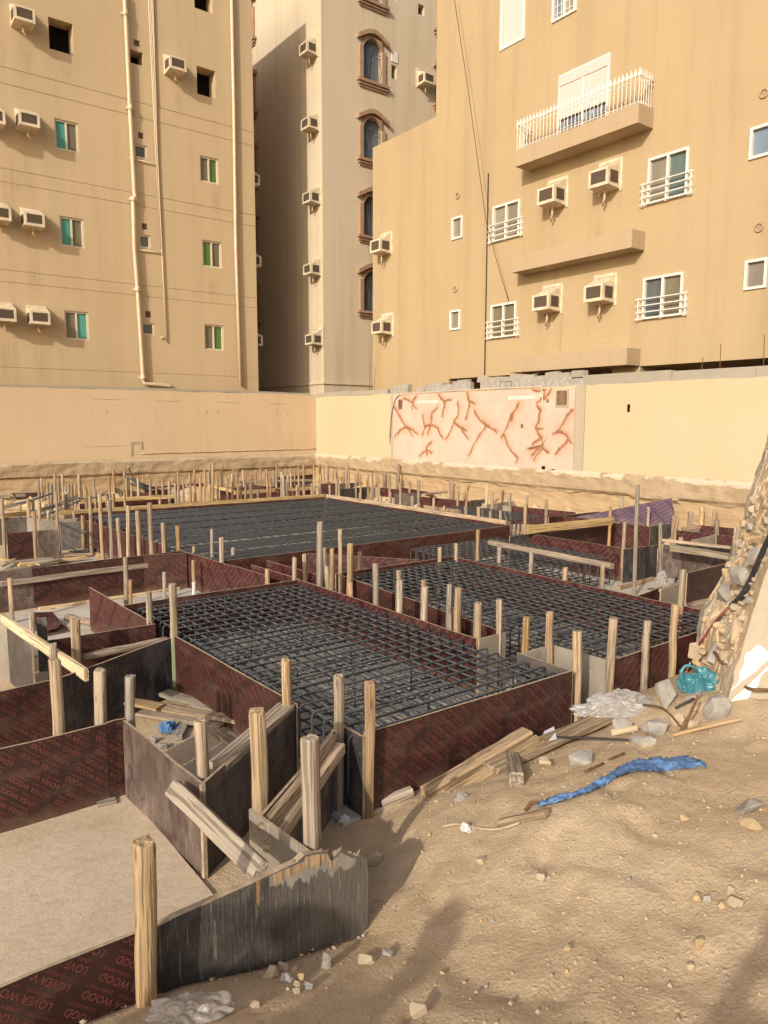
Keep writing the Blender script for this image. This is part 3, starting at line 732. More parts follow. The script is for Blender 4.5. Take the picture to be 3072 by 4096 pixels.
S(1478, 2729, ('b', 1475, 3268), .078, 'timber_orange', 'square', 'orange brown post at the near corner of the nearest mat')
S(39, 2312, ('b', 50, 2500), .070, 'timber', 'square', 'squared stake at the picture edge under the long nailed rail')
S(127, 2447, ('b', 130, 2560), .072, 'timber', 'square', 'stake beside the ply scraps, just above the diagonal plank')
S(300, 2475, ('P', 1.60, 6.95), .095, 'timber_orange', 'square', 'broad saw cut stake at the end of the round log rail')
S(212, 2574, ('P', 1.32, 6.55), .070, 'timber', 'square', 'short stake hidden behind the diagonal plank')
S(502, 2229, ('b', 506, 2508), .068, 'timber', 'round', 'tall round post against the free standing maroon board')
S(521, 2319, ('b', 522, 2432), .055, 'timber_orange', 'square', 'thin stake just behind the tall round post')
S(594, 2366, ('P', 2.46, 7.3), .072, 'timber', 'square', 'stake at the end of the dark printed board beside the nearest mat')
S(657, 2288, ('b', 657, 2402), .060, 'timber_grey', 'square', 'grey brown stake standing on the pale concrete beyond the maroon board')
S(690, 2333, ('b', 705, 2764), .082, 'timber_green', 'square', 'tall green stained post at the corner of the nearest mat')
S(775, 2186, ('P', 4.32, 11.0), .058, 'timber', 'square', 'stake whose head shows above the white painted stake')
S(774, 2240, ('b', 775, 2385), .062, 'timber_white', 'square', 'stake painted white on its lower part')
S(847, 2117, ('b', 852, 2371), .062, 'timber', 'round', 'tall round stake on the maroon trench board, next after the white painted stake')
S(885, 2150, ('P', 4.68, 9.75), .070, 'timber', 'square', 'squared cracked stake against the largest mat, between two round stakes')
S(933, 2190, ('b', 930, 2360), .068, 'timber', 'round', 'round stake in front of the maroon trench board, dark stain at its head')
S(1069, 2278, ('P', 4.22, 8.18), .062, 'timber', 'jag', 'short stake behind the far end of the nearest mat')
S(1178, 2231, ('Y', 8.2), .068, 'timber', 'jag', 'stake with a torn head at the back corner of the nearest mat')
S(1218, 2216, ('Y', 8.3), .064, 'timber', 'round', 'round furrowed stake between the torn headed stake and the large grey post')
S(1281, 2086, ('X', 4.95), .088, 'timber_grey', 'square', 'large grey squared post, tallest in the middle of the site')
S(1298, 2190, ('P', 5.6, 8.7), .06, 'timber_grey', 'square', 'stake half hidden behind the large grey post')
S(1307, 2264, ('X', 4.86), .062, 'timber', 'square', 'short stake at the foot of the large grey post')
S(1328, 2195, ('X', 4.9), .064, 'timber', 'round', 'pale stake standing in the gap between the two near mats')
S(1360, 2116, ('X', 5.2), .062, 'timber', 'square', 'tall stake at the far corner of the mat by the rubble')
S(1401, 2174, ('X', 5.22), .078, 'timber', 'square', 'tall two piece stake with a grey strip in the gap between the mats')
S(1400, 2328, ('X', 4.84), .066, 'timber_orange', 'square', 'short orange stake low in the gap between the mats')
S(1440, 2206, ('P', 5.9, 8.3), .066, 'timber', 'round', 'round brown stake behind the far end of the mat by the rubble')
S(1596, 2281, ('X', 5.2), .062, 'timber', 'square', 'stake whose head shows behind the red stained stake')
S(1502, 2254, ('X', 4.86), .078, 'timber_grey', 'round', 'round stake in the gap between the mats, on the nearest mat corner side')
S(1599, 2319, ('X', 4.84), .076, 'timber_red', 'square', 'stake stained red along one side, in the gap between the mats')
S(1695, 2319, ('X', 5.16), .068, 'timber', 'square', 'stake half hidden in the gap, second behind the plain pale stake')
S(1700, 2346, ('X', 4.84), .078, 'timber', 'square', 'plain pale squared stake in the gap after the red stained one')
S(1799, 2338, ('X', 4.86), .072, 'timber_grey', 'round', 'grey rugged stake touching the orange grooved stake')
S(1835, 2350, ('X', 4.92), .080, 'timber_orange', 'square', 'orange grooved stake with two saw cuts near its head')
S(1912, 2410, ('X', 4.84), .080, 'timber', 'square', 'pale stake at the grey board end, rising through bars of the nearest mat')
S(1997, 2398, ('X', 5.08), .070, 'timber_orange', 'round', 'brown round stake at the corner of the pale grey gap board')
S(2107, 2468, ('X', 4.97), .078, 'timber_orange', 'square', 'rusty orange stake inside the gap between the near mats')
S(2199, 2446, ('X', 5.12), .082, 'timber_orange', 'round', 'pointed brown stake at the pale grey board corner')
S(2310, 2524, ('b', 2306, 2925), .090, 'timber', 'round', 'thick pale post at the corner of the clear worded board and the plastic sheet')
S(2455, 2471, ('P', 5.27, 3.60), .088, 'timber', 'square', 'red streaked squared post behind the clear plastic sheet')
S(2592, 2483, ('P', 5.68, 3.61), .078, 'timber', 'round', 'tapering post against the dark brown board')
S(2704, 2418, ('P', 6.20, 3.58), .080, 'timber', 'round', 'round topped post above the blue bag')
S(2733, 2278, ('P', 7.4, 4.25), .078, 'timber_red', 'square', 'pink tinted stake beside the dark shaded board')
S(2551, 1940, ('b', 2535, 2393), .064, 'timber_grey', 'round', 'tall thin pole made of two lengths, tallest by the purple sheet')
S(2412, 2254, ('P', 8.05, 5.9), .066, 'timber', 'square', 'stake holding the far end of the raised pole')
S(2127, 2208, ('P', 7.55, 7.1), .066, 'timber', 'square', 'stake under the middle of the raised pole')
S(1998, 2189, ('P', 7.52, 7.95), .066, 'timber_grey', 'square', 'stake below the near end of the raised pole')
S(2262, 2270, ('P', 7.52, 6.1), .070, 'timber', 'square', 'short broad stake at the mat by the rubble, below the raised pole')
S(1913, 2120, ('P', 7.3, 8.5), .068, 'timber', 'square', 'tall smooth stake in front of the open rebar mat')
S(1759, 2189, ('P', 6.9, 8.35), .064, 'timber', 'square', 'shortest stake at the far end of the mat by the rubble')
S(1824, 2173, ('P', 7.1, 8.3), .066, 'timber', 'square', 'squat stake beside the open hooks of the middle mat')
S(2103, 2017, ('P', 10.75, 9.3), .074, 'timber', 'square', 'pale round headed stake at the end of the yellow plank')
S(2186, 1999, ('P', 12.2, 9.6), .070, 'timber_orange', 'jag', 'stake with a tapering splintered head behind the yellow plank')
S(2442, 2025, ('z', .95), .070, 'timber_orange', 'square', 'orange stake at the high end of the yellow plank')
S(2499, 2089, ('b', 2490, 2330), .066, 'timber', 'square', 'bark edged stake at the end of the big maroon board')
S(2490, 1987, ('z', 1.05), .07, 'timber_grey', 'square', 'grey stake in front of the purple sheet, beside the tall thin pole')
S(2595, 2027, ('z', .9), .068, 'timber', 'square', 'stake before the purple sheet with a splinter beside it')
S(2642, 2093, ('b', 2642, 2297), .074, 'timber', 'round', 'bent pale stake between the black and the brown mottled boards')
S(2808, 2028, ('z', .9), .078, 'timber_new', 'square', 'bright orange sawn stake near the rubble')
# stakes of the rows: heads as seen, the line they stand on, then words by rank
def rowof(off, rows):
    for key, spec, pts in rows:
        for q in pts:
            x, y = off[0]+q[0]*.3617, off[1]+q[1]*.3617
            sp(x, y, q[2] if len(q) > 2 else spec, q[3] if len(q) > 3 else None, q[4] if len(q) > 4 else random.choice(['timber', 'timber', 'timber', 'timber_grey', 'timber_orange']), row=key)
G_ = 'timber_grey'
for i, (tx, ty, bx, by) in enumerate([(20, 398, 58, 1062), (375, 540, 403, 1060), (632, 622, 658, 1020)]):
    sp(tx*.3617, 1850+ty*.3617, ('b', bx*.3617, 1850+by*.3617), .072, ['timber_grey', 'timber_orange', 'timber'][i], 'square', ['tall grey stake with blue paint at its foot, at the picture edge', 'tall cracked orange stake after the dark printed board', 'slightly bent pale stake beside the orange spotted board'][i])
for tx, ty, X in [(915, 585, 4.03), (990, 365, 4.05), (1100, 350, 4.08), (1208, 410, 4.11), (1305, 615, 4.14), (1412, 478, 4.17), (1520, 535, 4.2), (1654, 445, 4.23)]:
    sp(tx*.3617, 1850+ty*.3617, ('X', X), .085, 'timber' if tx not in (1208, 1305) else G_, 'round' if tx in (990, 1412) else 'square', row='tall')
for tx, ty, P in ((420, 665, (4.02, 11.5)), (580, 703, (4.26, 11.4))):
    sp(500+tx*.3617, 1850+ty*.3617, ('P', *P), .074, 'timber_orange', 'square', row='tall')
z1, z11 = ('z', 1.0), ('z', 1.12)
rowof((0, 1850), [
 ('corner', ('z', .8), [(222, 465), (308, 400), (360, 395), (430, 450, ('z', .85), .07, 'timber_orange'), (533, 545, ('z', .72)), (815, 540, ('z', .7)), (620, 318, ('z', 1.05), .07), (715, 342, ('z', .98)), (742, 330, ('z', 1.0)), (955, 303, z1, .075), (1048, 305, ('z', .95)), (1180, 340, ('z', .9)), (1250, 345, ('z', .88)), (1375, 318, ('z', .95))]),
 ('farside', ('z', 1.0), [(420, 185), (455, 170), (525, 215, z1, .07, G_), (565, 245), (605, 115, z11, .08, G_), (645, 170, z1, .07, G_), (690, 125, z11), (845, 120), (755, 240), (795, 230), (832, 235), (875, 135, z11, .085), (935, 250), (1035, 175), (1205, 165), (1255, 85, z11, .08, 'timber_orange'), (1312, 110), (1375, 90, z11, .09, G_), (1393, 175, z1, .075, 'timber_white'), (1450, 155), (1527, 168, ('z', 1.05), .085), (1584, 145), (720, 258)]),
])
rowof((500, 1850), [
 ('prop', ('z', 1.0), [(275, 185), (345, 262, ('z', .8)), (385, 390, ('z', .75)), (415, 190), (490, 210), (585, 95, z11, .07, 'timber_orange'), (640, 190)]),
 ('dense', ('z', 1.0), [(555, 230, ('z', .98), .075), (590, 265, ('z', .92), .08), (715, 120, z11, .075), (765, 80, z11, .07), (775, 240, ('z', .9)), (830, 165), (878, 80, z11), (925, 115), (935, 10, ('z', 1.3)), (935, 245, ('z', .88), .085), (968, 0, ('z', 1.35), .085), (1022, 185), (1072, 10, ('z', 1.3), .08), (1122, 175), (1185, 120, z11, .08), (1197, 40, z11, .07, 'timber_orange'), (1245, 75), (1248, 240, ('z', .9)), (1275, 235, ('z', .9), .085), (1302, 80), (1332, 235, ('z', .9)), (1385, 240, ('z', .88)), (1393, 130)]),
])
BK = ('Y', 16.95); BR = ('X', 10.78)
rowof((1000, 1850), [
 ('back', BK, [(85, 300), (193, 205), (370, 135), (405, 210), (535, 50), (595, 305), (683, 230), (520, 250)]),
 ('rail', BR, [(770, 235, BR, .075), (880, 250), (955, 170), (985, 240), (1085, 380), (1218, 335), (1335, 320), (1445, 370), (1553, 330)]),
 ('bankl', ('z', 1.0), [(60, 85), (115, 65), (165, 100), (180, 78), (225, 145), (260, 95), (295, 15, ('z', 1.2)), (290, 125), (345, 105), (345, 170), (395, 65), (418, 145), (450, 110), (495, 90), (590, 15, ('z', 1.25)), (590, 175), (705, 0, ('z', 1.25), .08), (712, 95), (775, 10, ('z', 1.2), .08, 'timber_orange'), (780, 125)]),
 ('mural', ('z', 1.0), [(865, 35, z11), (915, 75), (955, 30, z11), (820, 60), (1070, 20, ('z', 1.2), .09), (1095, 88), (1165, 130), (1220, 140), (1350, 105), (1398, 115), (1420, 165), (1475, 115), (1505, 110), (1545, 140, ('z', 1.05)), (1305, 130)]),
])
rowof((1500, 1850), [
 ('rail', BR, [(278, 222, BR, .075), (413, 368), (540, 505), (650, 395), (765, 480), (877, 568), (1002, 475), (1143, 490), (1275, 538), (1388, 530)]),
 ('mural', ('z', 1.0), [(237, 130), (258, 15, ('z', 1.3), .075, 'timber_orange'), (382, 210, ('z', .9)), (490, 135), (645, 140), (830, 180), (845, 190), (908, 170), (1035, 175), (1115, 160), (1207, 100, ('z', 1.2), .08, G_), (1325, 155, z11, .07, 'timber_orange'), (1335, 195, z1, .085, G_), (1435, 190), (1400, 290, ('z', .85))]),
 ('small', ('z', .95), [(485, 195, ('z', 1.1), .08), (920, 285), (1012, 290, ('z', .9), .085), (1235, 245, ('z', 1.0), .08, 'timber_new'), (1300, 325, ('z', .9), .09), (1495, 335, ('z', .9)), (1525, 225)]),
])
rowof((2000, 1850), [
 ('sheet', ('z', 1.0), [(105, 165, z11, .09, G_), (182, 125, z11, .08), (205, 130, z11, .08), (505, 165, z11, .075, 'timber_orange'), (560, 230), (660, 260, ('z', .9)), (768, 180, z11, .09, G_), (865, 385, ('z', .75), .08), (900, 285, ('z', .9), .075, G_), (1010, 305, ('z', .95), .085), (1155, 390, ('z', .75), .085), (1330, 275), (1415, 265, z1, .09), (1320, 365, ('z', .85)), (1445, 415, ('z', .75), .08, 'timber_orange'), (1485, 235), (300, 360, ('z', .85)), (405, 305, ('z', .8)), (50, 190)]),
])
rowof((2472, 1750), [
 ('rubble', ('z', .95), [(645, 590, z11, .09), (843, 590, z11, .08, G_), (1043, 620, z1, .075), (1237, 670, ('z', .95), .09, G_), (1072, 812, ('z', .85), .08), (1215, 790, ('z', .85), .09), (1265, 780, ('z', .85), .09, 'timber_new'), (1300, 995, ('z', .7), .08), (805, 815, ('z', .85), .085, G_), (1095, 905, ('z', .75), .085, G_), (655, 915, ('z', .75), .07), (620, 862, ('z', .8)), (695, 1105, ('z', .62), .085, 'timber_orange')]),
])
# leaning stake among the small far mat
P = pz(1500+925*.3617, 1850+475*.3617, .4); T = pz(1500+980*.3617, 1850+280*.3617, .95)
stake((P.x, P.y, -.02), (P.x-.25, P.y-.62, 1.0), .085, 'timber', 'square', 'stake leaning sideways behind the small far mat')
DESC = {'tall': 'along the maroon board of the largest mat', 'corner': 'round the far corner of the largest mat', 'farside': 'under the long side wall, beyond the steel rods',
        'prop': 'among the fallen props by the side wall', 'dense': 'in the dense group behind the largest mat', 'back': 'on the back rail of the largest mat',
        'rail': 'along the pale rail of the largest mat', 'bankl': 'near the corner where the walls meet', 'mural': 'below the veined mural', 'small': 'around the small far mat',
        'sheet': 'between the small far mat and the purple sheet', 'rubble': 'between the purple sheet and the rubble'}
ORD = 'first second third fourth fifth sixth seventh eighth ninth tenth eleventh twelfth thirteenth fourteenth fifteenth sixteenth seventeenth eighteenth nineteenth twentieth'.split()
def ordinal(i):
    if i < 20: return ORD[i]
    return ('twenty-' + ORD[i-20]) if i < 29 else ('thirtieth' if i == 29 else 'thirty-'+ORD[i-30])
def sx(o):
    v = o.location + V((0, 0, o.scale.z)) - V((0, 0, EYE)); return v.dot(RGT)/v.dot(FWD)
for k, os_ in ROWS.items():
    os_.sort(key=sx)
    for i, o in enumerate(os_):
        mt = o.data.materials[0].name; ad = {'timber': 'pale', 'timber_grey': 'grey', 'timber_orange': 'orange brown', 'timber_new': 'yellow', 'timber_white': 'white painted'}.get(mt, 'pale')
        o['label'] = f'{ad} timber stake, {ordinal(i)} of those {DESC[k]}'
        o['group'] = 'timber stakes ' + DESC[k]

# rails, battens, planks
NR = [0]
def beam(P, Q, w, h, m, label, name='timber_rail', cat='rail', group='timber rails and planks', rnd_=.005, seg=8, roll=0.):
    P = V(P); Q = V(Q); d = Q-P; L = d.length; NR[0] += 1; rings = []; mb = MB(); k = NR[0]
    cs = [(-1, -.8), (-.8, -1), (.8, -1), (1, -.8), (1, .8), (.8, 1), (-.8, 1), (-1, .8)]
    vs = []
    for i in range(seg+1):
        z = L*i/seg; o = noise.noise_vector(V((z*1.5, k*3.3, 0)))*rnd_*1.6
        for j, (a, b) in enumerate(cs):
            q = noise.noise_vector(V((a*2+k, b*2, z*4)))*rnd_
            vs.append((a*w/2+o.x+q.x, b*h/2+o.y+q.y, z+(q.z*2 if i in (0, seg) else 0)))
    n = 8; fs = [(i*n+j, i*n+(j+1) % n, (i+1)*n+(j+1) % n, (i+1)*n+j) for i in range(seg) for j in range(n)]
    fs += [tuple(range(n))[::-1], tuple(seg*n+j for j in range(n))]
    ob = mb.add(vs, fs).obj(name, m)
    zz = d.normalized(); xx = zz.cross(V((0, 0, 1))).normalized(); yy = zz.cross(xx)
    if roll: xx, yy = xx*math.cos(roll)+yy*math.sin(roll), yy*math.cos(roll)-xx*math.sin(roll)
    ob.matrix_world = Matrix.Translation(P) @ Matrix((xx, yy, zz)).transposed().to_4x4()
    tag(ob, label, cat, group); return ob
def bz(a, b, za, zb, w, h, m, label, **k): return beam(pz(*a, za), pz(*b, zb), w, h, m, label, **k)
def log(P, Q, r, m, label, name='round_log'):
    P = V(P); Q = V(Q); d = Q-P; o = stake(P, Q, r*2, m, 'round', label, 'timber rails and planks', name); o['category'] = 'log'; return o
bz((10, 2474), (346, 2702), .64, .58, .038, .10, 'timber_new', 'fresh yellow plank laid diagonally across the small trench')
log(pz(330, 2630, .42), pz(668, 2560, .42), .042, 'timber', 'round furrowed log fixed as rail inside the trench')
beam(pz(0, 2333, .41)+V((0, -.05, 0)), pz(707, 2243, .41)+V((0, -.05, 0)), .05, .075, 'timber', 'long rail nailed across the long printed board, black patch in its middle')
log(pz(270, 2470, .06), pz(370, 2495, .06), .055, 'timber', 'short pale log lying on sand by the ply scraps')
beam((2.2, 10.66, .04), (4.2, 10.70, .04), .06, .06, 'timber_new', 'bottom batten at the foot of the long printed board')
beam((1.5, 7.32, .05), (2.5, 7.28, .05), .09, .05, 'timber', 'flat timber lying along the dark printed board by the ply scraps')
beam((4.25, 8.7, .05), (4.0, 9.8, .05), .07, .05, 'timber_new', 'pale batten on concrete beside the white painted stake')
# timbers on the slanting trench
beam((1.74, 3.93, .545), (2.54, 4.50, .545), .13, .05, 'timber', 'flat timber along the top of the tall dark worn board')
beam((1.66, 3.135, .46), (2.52, 3.79, .50), .075, .075, 'timber', 'split square timber with a sawn end along the slanting trench')
beam((1.66, 3.19, .535), (2.52, 3.84, .55), .05, .045, 'timber', 'rough thin timber lying above the split square timber', rnd_=.010)
# long slanting prop in the empty form
P = px_(688, 3150, 1.45); Q = py_(1045, 3490, 2.75)
beam(P, Q, .095, .045, 'timber_grey', 'weathered plank propped from the brown worn board to the broken board', name='timber_plank', cat='plank', roll=.9)
beam((1.30, 4.90, .02), (1.42, 4.88, .02), .08, .05, 'timber', 'small block under the joint of the two clear worded boards', name='wood_block', cat='block')
# planks lying in the trench by the nearest mat
for a, b, w, m, l, z in (((470, 2795), (955, 2880), .12, 'timber', 'long pale lath on the plank heap by the lit maroon board', .11),
                         ((640, 2765), (880, 2845), .14, 'timber_grey', 'broad grey plank on the plank heap, end near the tall green stained post', .07),
                         ((560, 2850), (890, 2905), .11, 'timber', 'lowest lath of the plank heap', .045),
                         ((820, 2880), (960, 2990), .12, 'timber', 'wide clean plank end beneath the plank heap', .03),
                         ((545, 2785), (690, 2752), .09, 'timber', 'batten at the foot of the smeared black board', .05),
                         ((465, 2800), (640, 2830), .12, 'timber', 'short cracked lath crossing the plank heap', .13)):
    beam(pz(*a, z), pz(*b, z), w, .03, m, l, name='timber_plank', cat='plank')
beam(pz(735, 2890, .03), pz(705, 2950, .03), .09, .04, 'timber_grey', 'short grey offcut with a torn end by the blue rag', name='timber_plank', cat='plank')
# the largest mat's rails
beam((4.0, 16.93, .60), (10.68, 16.70, .60), .05, .10, 'timber_new', 'long pale rail across the back of the largest mat')
beam((10.70, 16.62, .60), (10.70, 10.05, .60), .05, .10, 'timber', 'long pale rail down the far side of the largest mat')
bz((0, 2065), (103, 2053), .62, .62, .04, .10, 'timber_new', 'short yellow rail above the grey worn board')
bz((318, 2007), (700, 1985), .62, .62, .04, .10, 'timber_new', 'yellow rail across a printed board beyond the tall stakes')
bz((310, 1995), (400, 1987), .66, .66, .04, .09, 'timber_new', 'yellow rail piece partly behind stakes beyond the steel rods')
bz((320, 1944), (446, 1938), .62, .62, .04, .12, 'timber_new', 'far yellow batten under the side wall')
bz((62, 1982), (147, 1978), .5, .5, .04, .10, 'timber_grey', 'light batten nailed on the black shaded board, longer one')
bz((-30, 1987), (39, 1984), .5, .5, .04, .09, 'timber_grey', 'light batten nailed on the black shaded board, edge of picture')
bz((856, 1949), (936, 1965), .55, .55, .04, .10, 'timber_new', 'yellow batten sloping between dense stakes')
bz((937, 1972), (1245, 1952), .50, .50, .04, .11, 'timber_new', 'long yellow batten behind the back rail of the largest mat')
bz((570, 1957), (700, 1952), .6, .6, .05, .06, 'timber', 'pale batten by the fallen props')
bz((715, 1924), (985, 1913), .62, .62, .05, .10, 'timber_grey', 'grey rail on the far printed board behind the dense stakes')
bz((1000, 1926), (1250, 1921), .6, .6, .05, .08, 'timber_grey', 'grey rail before the corner of the walls')
bz((1490, 1945), (1700, 1940), .5, .5, .05, .06, 'timber_grey', 'thin far rail beneath the mural')
bz((2110, 2120), (2450, 2083), .66, .66, .04, .15, 'timber_new', 'broad yellow plank bridging two stakes over the shaded board')
log(pz(1958, 2170, .72), pz(2449, 2265, .72), .052, 'timber', 'raised round pole laid over three stakes')
bz((2684, 2190), (2915, 2226), .60, .60, .06, .10, 'timber_grey', 'grey timber rail before the brown mottled board')
bz((2650, 2160), (2920, 2190), .6, .6, .04, .05, 'timber', 'thin timber edge behind the grey timber rail')
bz((1700, 2028), (1838, 2048), .62, .62, .09, .09, 'timber', 'broken log lying on the small far mat', name='timber_plank')
bz((1690, 1979), (1783, 1967), .72, .72, .16, .04, 'timber', 'flat board laid across two grey boards', name='timber_plank')
bz((1950, 1994), (2040, 2010), .5, .5, .05, .08, 'timber', 'short rail before the yellow stake')
bz((2475, 2352), (2610, 2312), .05, .05, .07, .05, 'timber', 'batten at the foot of the black green board')
bz((2645, 2362), (2890, 2278), .42, .42, .07, .05, 'timber', 'pale batten ledge under the dark shaded board')
bz((2752, 2435), (2880, 2400), .30, .30, .14, .10, 'timber', 'chunky timber block by the rubble edge')
bz((2720, 2118), (2800, 2107), .6, .6, .05, .07, 'timber', 'short rail by the bright orange stake')
bz((1520, 2000), (1600, 2012), .1, .1, .1, .05, 'timber', 'pale offcut behind the pale rail', name='timber_plank')
# scrap timber on the ground, left middle
rnd = random.Random(3)
words = ['pale lath', 'yellow lath', 'grey lath', 'cracked lath', 'bowed lath', 'thin lath', 'knotty lath', 'short lath']
for i, (a, b, w) in enumerate((((0, 2285), (215, 2250), .14), ((75, 2262), (345, 2228), .12), ((20, 2250), (210, 2232), .10), ((230, 2245), (345, 2222), .12), ((0, 2235), (130, 2262), .05), ((150, 2258), (240, 2238), .1), ((255, 2222), (370, 2215), .1), ((0, 2268), (60, 2238), .06))):
    z = .05+.03*(i % 3); beam(pz(*a, z), pz(*b, z), w, .035, ['timber', 'timber_new', 'timber_grey'][i % 3], words[i]+' in the scrap heap behind the long printed board', name='timber_plank', cat='plank')
for i, (a, b) in enumerate((((15, 2050), (200, 2040)), ((60, 2030), (185, 2052)), ((100, 2045), (215, 2060)), ((180, 2055), (225, 2062)), ((25, 2040), (120, 2044)))):
    z = .10+.04*i; beam(pz(*a, z), pz(*b, z), .12, .04, ['timber', 'timber_grey'][i % 2], words[i]+' in the far scrap heap by the leaning steel rods', name='timber_plank', cat='plank')

# ------------------------------------------------------------------ rebar mats
def fillet(pts, r=.035, n=3):
    pts = [V(p) for p in pts]; out = [pts[0]]
    for a, b, c in zip(pts, pts[1:], pts[2:]):
        u = (a-b).normalized(); w = (c-b).normalized()
        for i in range(n+1):
            t = i/n; out.append(b + u*r*(1-t)**2 + w*r*t**2)
    out.append(pts[-1]); return out
def bar_mesh(L, drop, r, n=6, z1=0.):
    pts = [(0, 0, -drop), (0, 0, 0), (L, 0, 0), (L, 0, -drop)] if drop else [(0, 0, 0), (L, 0, 0)]
    me = MB().tube(fillet(pts) if drop else pts, r, n).mesh('bar'); me.materials.append(M['rebar_steel']); return me
def mat_(x0, x1, y0, y1, zt, label, sx_, sy_, r=.009, drop=.36, zb=.09, skipx=(), ties=True, spacers=.8, group='rebar mats', bottom_step=1, jit=.006):
    t = tag(empty('rebar_mat', (x0, y0, 0)), label, 'rebar mat', group); rnd = random.Random(int(x0*91+y0*17)); n = 0
    mx = bar_mesh(x1-x0, drop, r); my = bar_mesh(y1-y0, drop, r)
    def put(me, x, y, z, rot):
        nonlocal n; o = bpy.data.objects.new('bar', me); COL.objects.link(o); o.parent = t
        o.location = (x-x0, y-y0, z); o.rotation_euler = (0, rnd.uniform(-.002, .002), rot+rnd.uniform(-jit, jit)*.5); n += 1
    ys = sx_ if isinstance(sx_, list) else [y0+.04+i*sx_ for i in range(int((y1-y0-.06)/sx_)+1)]
    xs = sy_ if isinstance(sy_, list) else [x0+.05+i*sy_ for i in range(int((x1-x0-.06)/sy_)+1)]
    for y in ys: put(mx, x0+rnd.uniform(-.025, .025), y+rnd.uniform(-jit, jit), zt, 0)
    for x in xs: put(my, x+rnd.uniform(-jit, jit), y0+rnd.uniform(-.02, .02), zt-2*r, math.pi/2)
    mb = MB()
    for y in ys[::bottom_step]: mb.tube([(-.0, y-y0+.03, zb), (x1-x0, y-y0+.03+rnd.uniform(-.01, .01), zb)], r, 5)
    for x in xs[::bottom_step]: mb.tube([(x-x0+.03, 0, zb-2*r), (x-x0+.03+rnd.uniform(-.01, .01), y1-y0, zb-2*r)], r, 5)
    o = mb.obj('bottom_layer', 'rebar_steel', t); o['kind'] = 'stuff'
    if ties:
        mb = MB()
        for i, y in enumerate(ys):
            for j, x in enumerate(xs):
                if rnd.random() < .28: mb.add([(x-x0-.012, y-y0-.012, zt+r), (x-x0+.012, y-y0+.010, zt+r+.002), (x-x0+.016, y-y0+.018, zt+r+.012), (x-x0-.008, y-y0-.006, zt+r+.003)], [(0, 1, 2, 3)])
        o = mb.obj('tie_wire', 'iron_grey', t); o['kind'] = 'stuff'
    if spacers:
        sm = MB().tube([(0, 0, zb), (0, 0, zt-.01)], r, 5).mesh('chair_bar'); sm.materials.append(M['rebar_steel'])
        for x in xs[2::5]:
            for y in ys[2::6]:
                o = bpy.data.objects.new('chair_bar', sm); COL.objects.link(o); o.parent = t; o.location = (x-x0+.012, y-y0+.012, 0)
    return t
plain('iron_grey', (.30, .31, .32), .45, .4, .4)
mat_(2.63, 4.70, 3.76, 8.02, .545, 'nearest rebar mat, open square mesh seen down to its concrete', .165, .128, drop=.40)
mat_(5.40, 7.40, 3.78, 8.04, .545, 'rebar mat between two board walls beside the rubble wall', .165, .128, drop=.40)
yb = []; y = 10.0
while y < 16.45:
    for i in range(8):
        if y < 16.45: yb.append(y)
        y += .088
    y += .16
mat_(4.50, 10.56, 9.95, 16.52, .545, 'largest rebar mat, dense banded bars, pale rails on two sides', yb, .20, r=.010, drop=.36, spacers=0, bottom_step=2, jit=.01)

mat_(7.62, 9.72, 6.85, 9.35, .50, 'open rebar mat with bare hooked ends beside the big maroon board', .16, .15, drop=.40)
mat_(11.0, 12.45, 10.5, 13.1, .55, 'small far rebar mat with a broken log on top', .14, .14, drop=.42, spacers=0, bottom_step=2)
# ------------------------------------------------------------------ buildings
def facade(axis, c, u0, u1, z0, z1, holes, m, name, parent, depth=.14, grooves=(), back='void_shade', outward=-1, label=None):
    """upright wall with real openings. axis 'y': wall in the plane y = c, u is x; axis 'x': plane x = c, u is y"""
    us = sorted(set([u0, u1]+[h[0] for h in holes]+[h[1] for h in holes])); us = [u for u in us if u0 <= u <= u1]
    zs = sorted(set([z0, z1]+[h[2] for h in holes]+[h[3] for h in holes]+[q for g in grooves for q in (g-.012, g+.012)])); zs = [z for z in zs if z0 <= z <= z1]
    def P(u, z, d): return (u, c-outward*d, z) if axis == 'y' else (c-outward*d, u, z)
    mb = MB()
    for a, b in zip(us, us[1:]):
        for e, f in zip(zs, zs[1:]):
            mu, mz = (a+b)/2, (e+f)/2
            hit = [h for h in holes if h[0] < mu < h[1] and h[2] < mz < h[3]]
            gr = [g for g in grooves if abs(g-mz) < .0125]
            if hit: continue
            d = .012 if gr else 0
            mb.add([P(a, e, d), P(b, e, d), P(b, f, d), P(a, f, d)], [(0, 1, 2, 3)])
            if gr: mb.add([P(a, e, 0), P(b, e, 0), P(b, e, d), P(a, e, d), P(a, f, 0), P(b, f, 0), P(b, f, d), P(a, f, d)], [(0, 1, 2, 3), (4, 5, 6, 7)])
    for h in holes:
        a, b, e, f = h[:4]; d = h[4] if len(h) > 4 else depth
        q = [(a, e), (b, e), (b, f), (a, f)]
        vs = [P(u, z, 0) for u, z in q]+[P(u, z, d) for u, z in q]
        mb.add(vs, [(i, (i+1) % 4, (i+1) % 4+4, i+4) for i in range(4)])
        mb.add(vs[4:], [(0, 1, 2, 3)], 1)
    o = mb.obj(name, [m, back], parent)
    if label: o['label'] = label
    return o
def solid(name, m, a, b, parent): return MB().box(a, b).obj(name, m, parent)
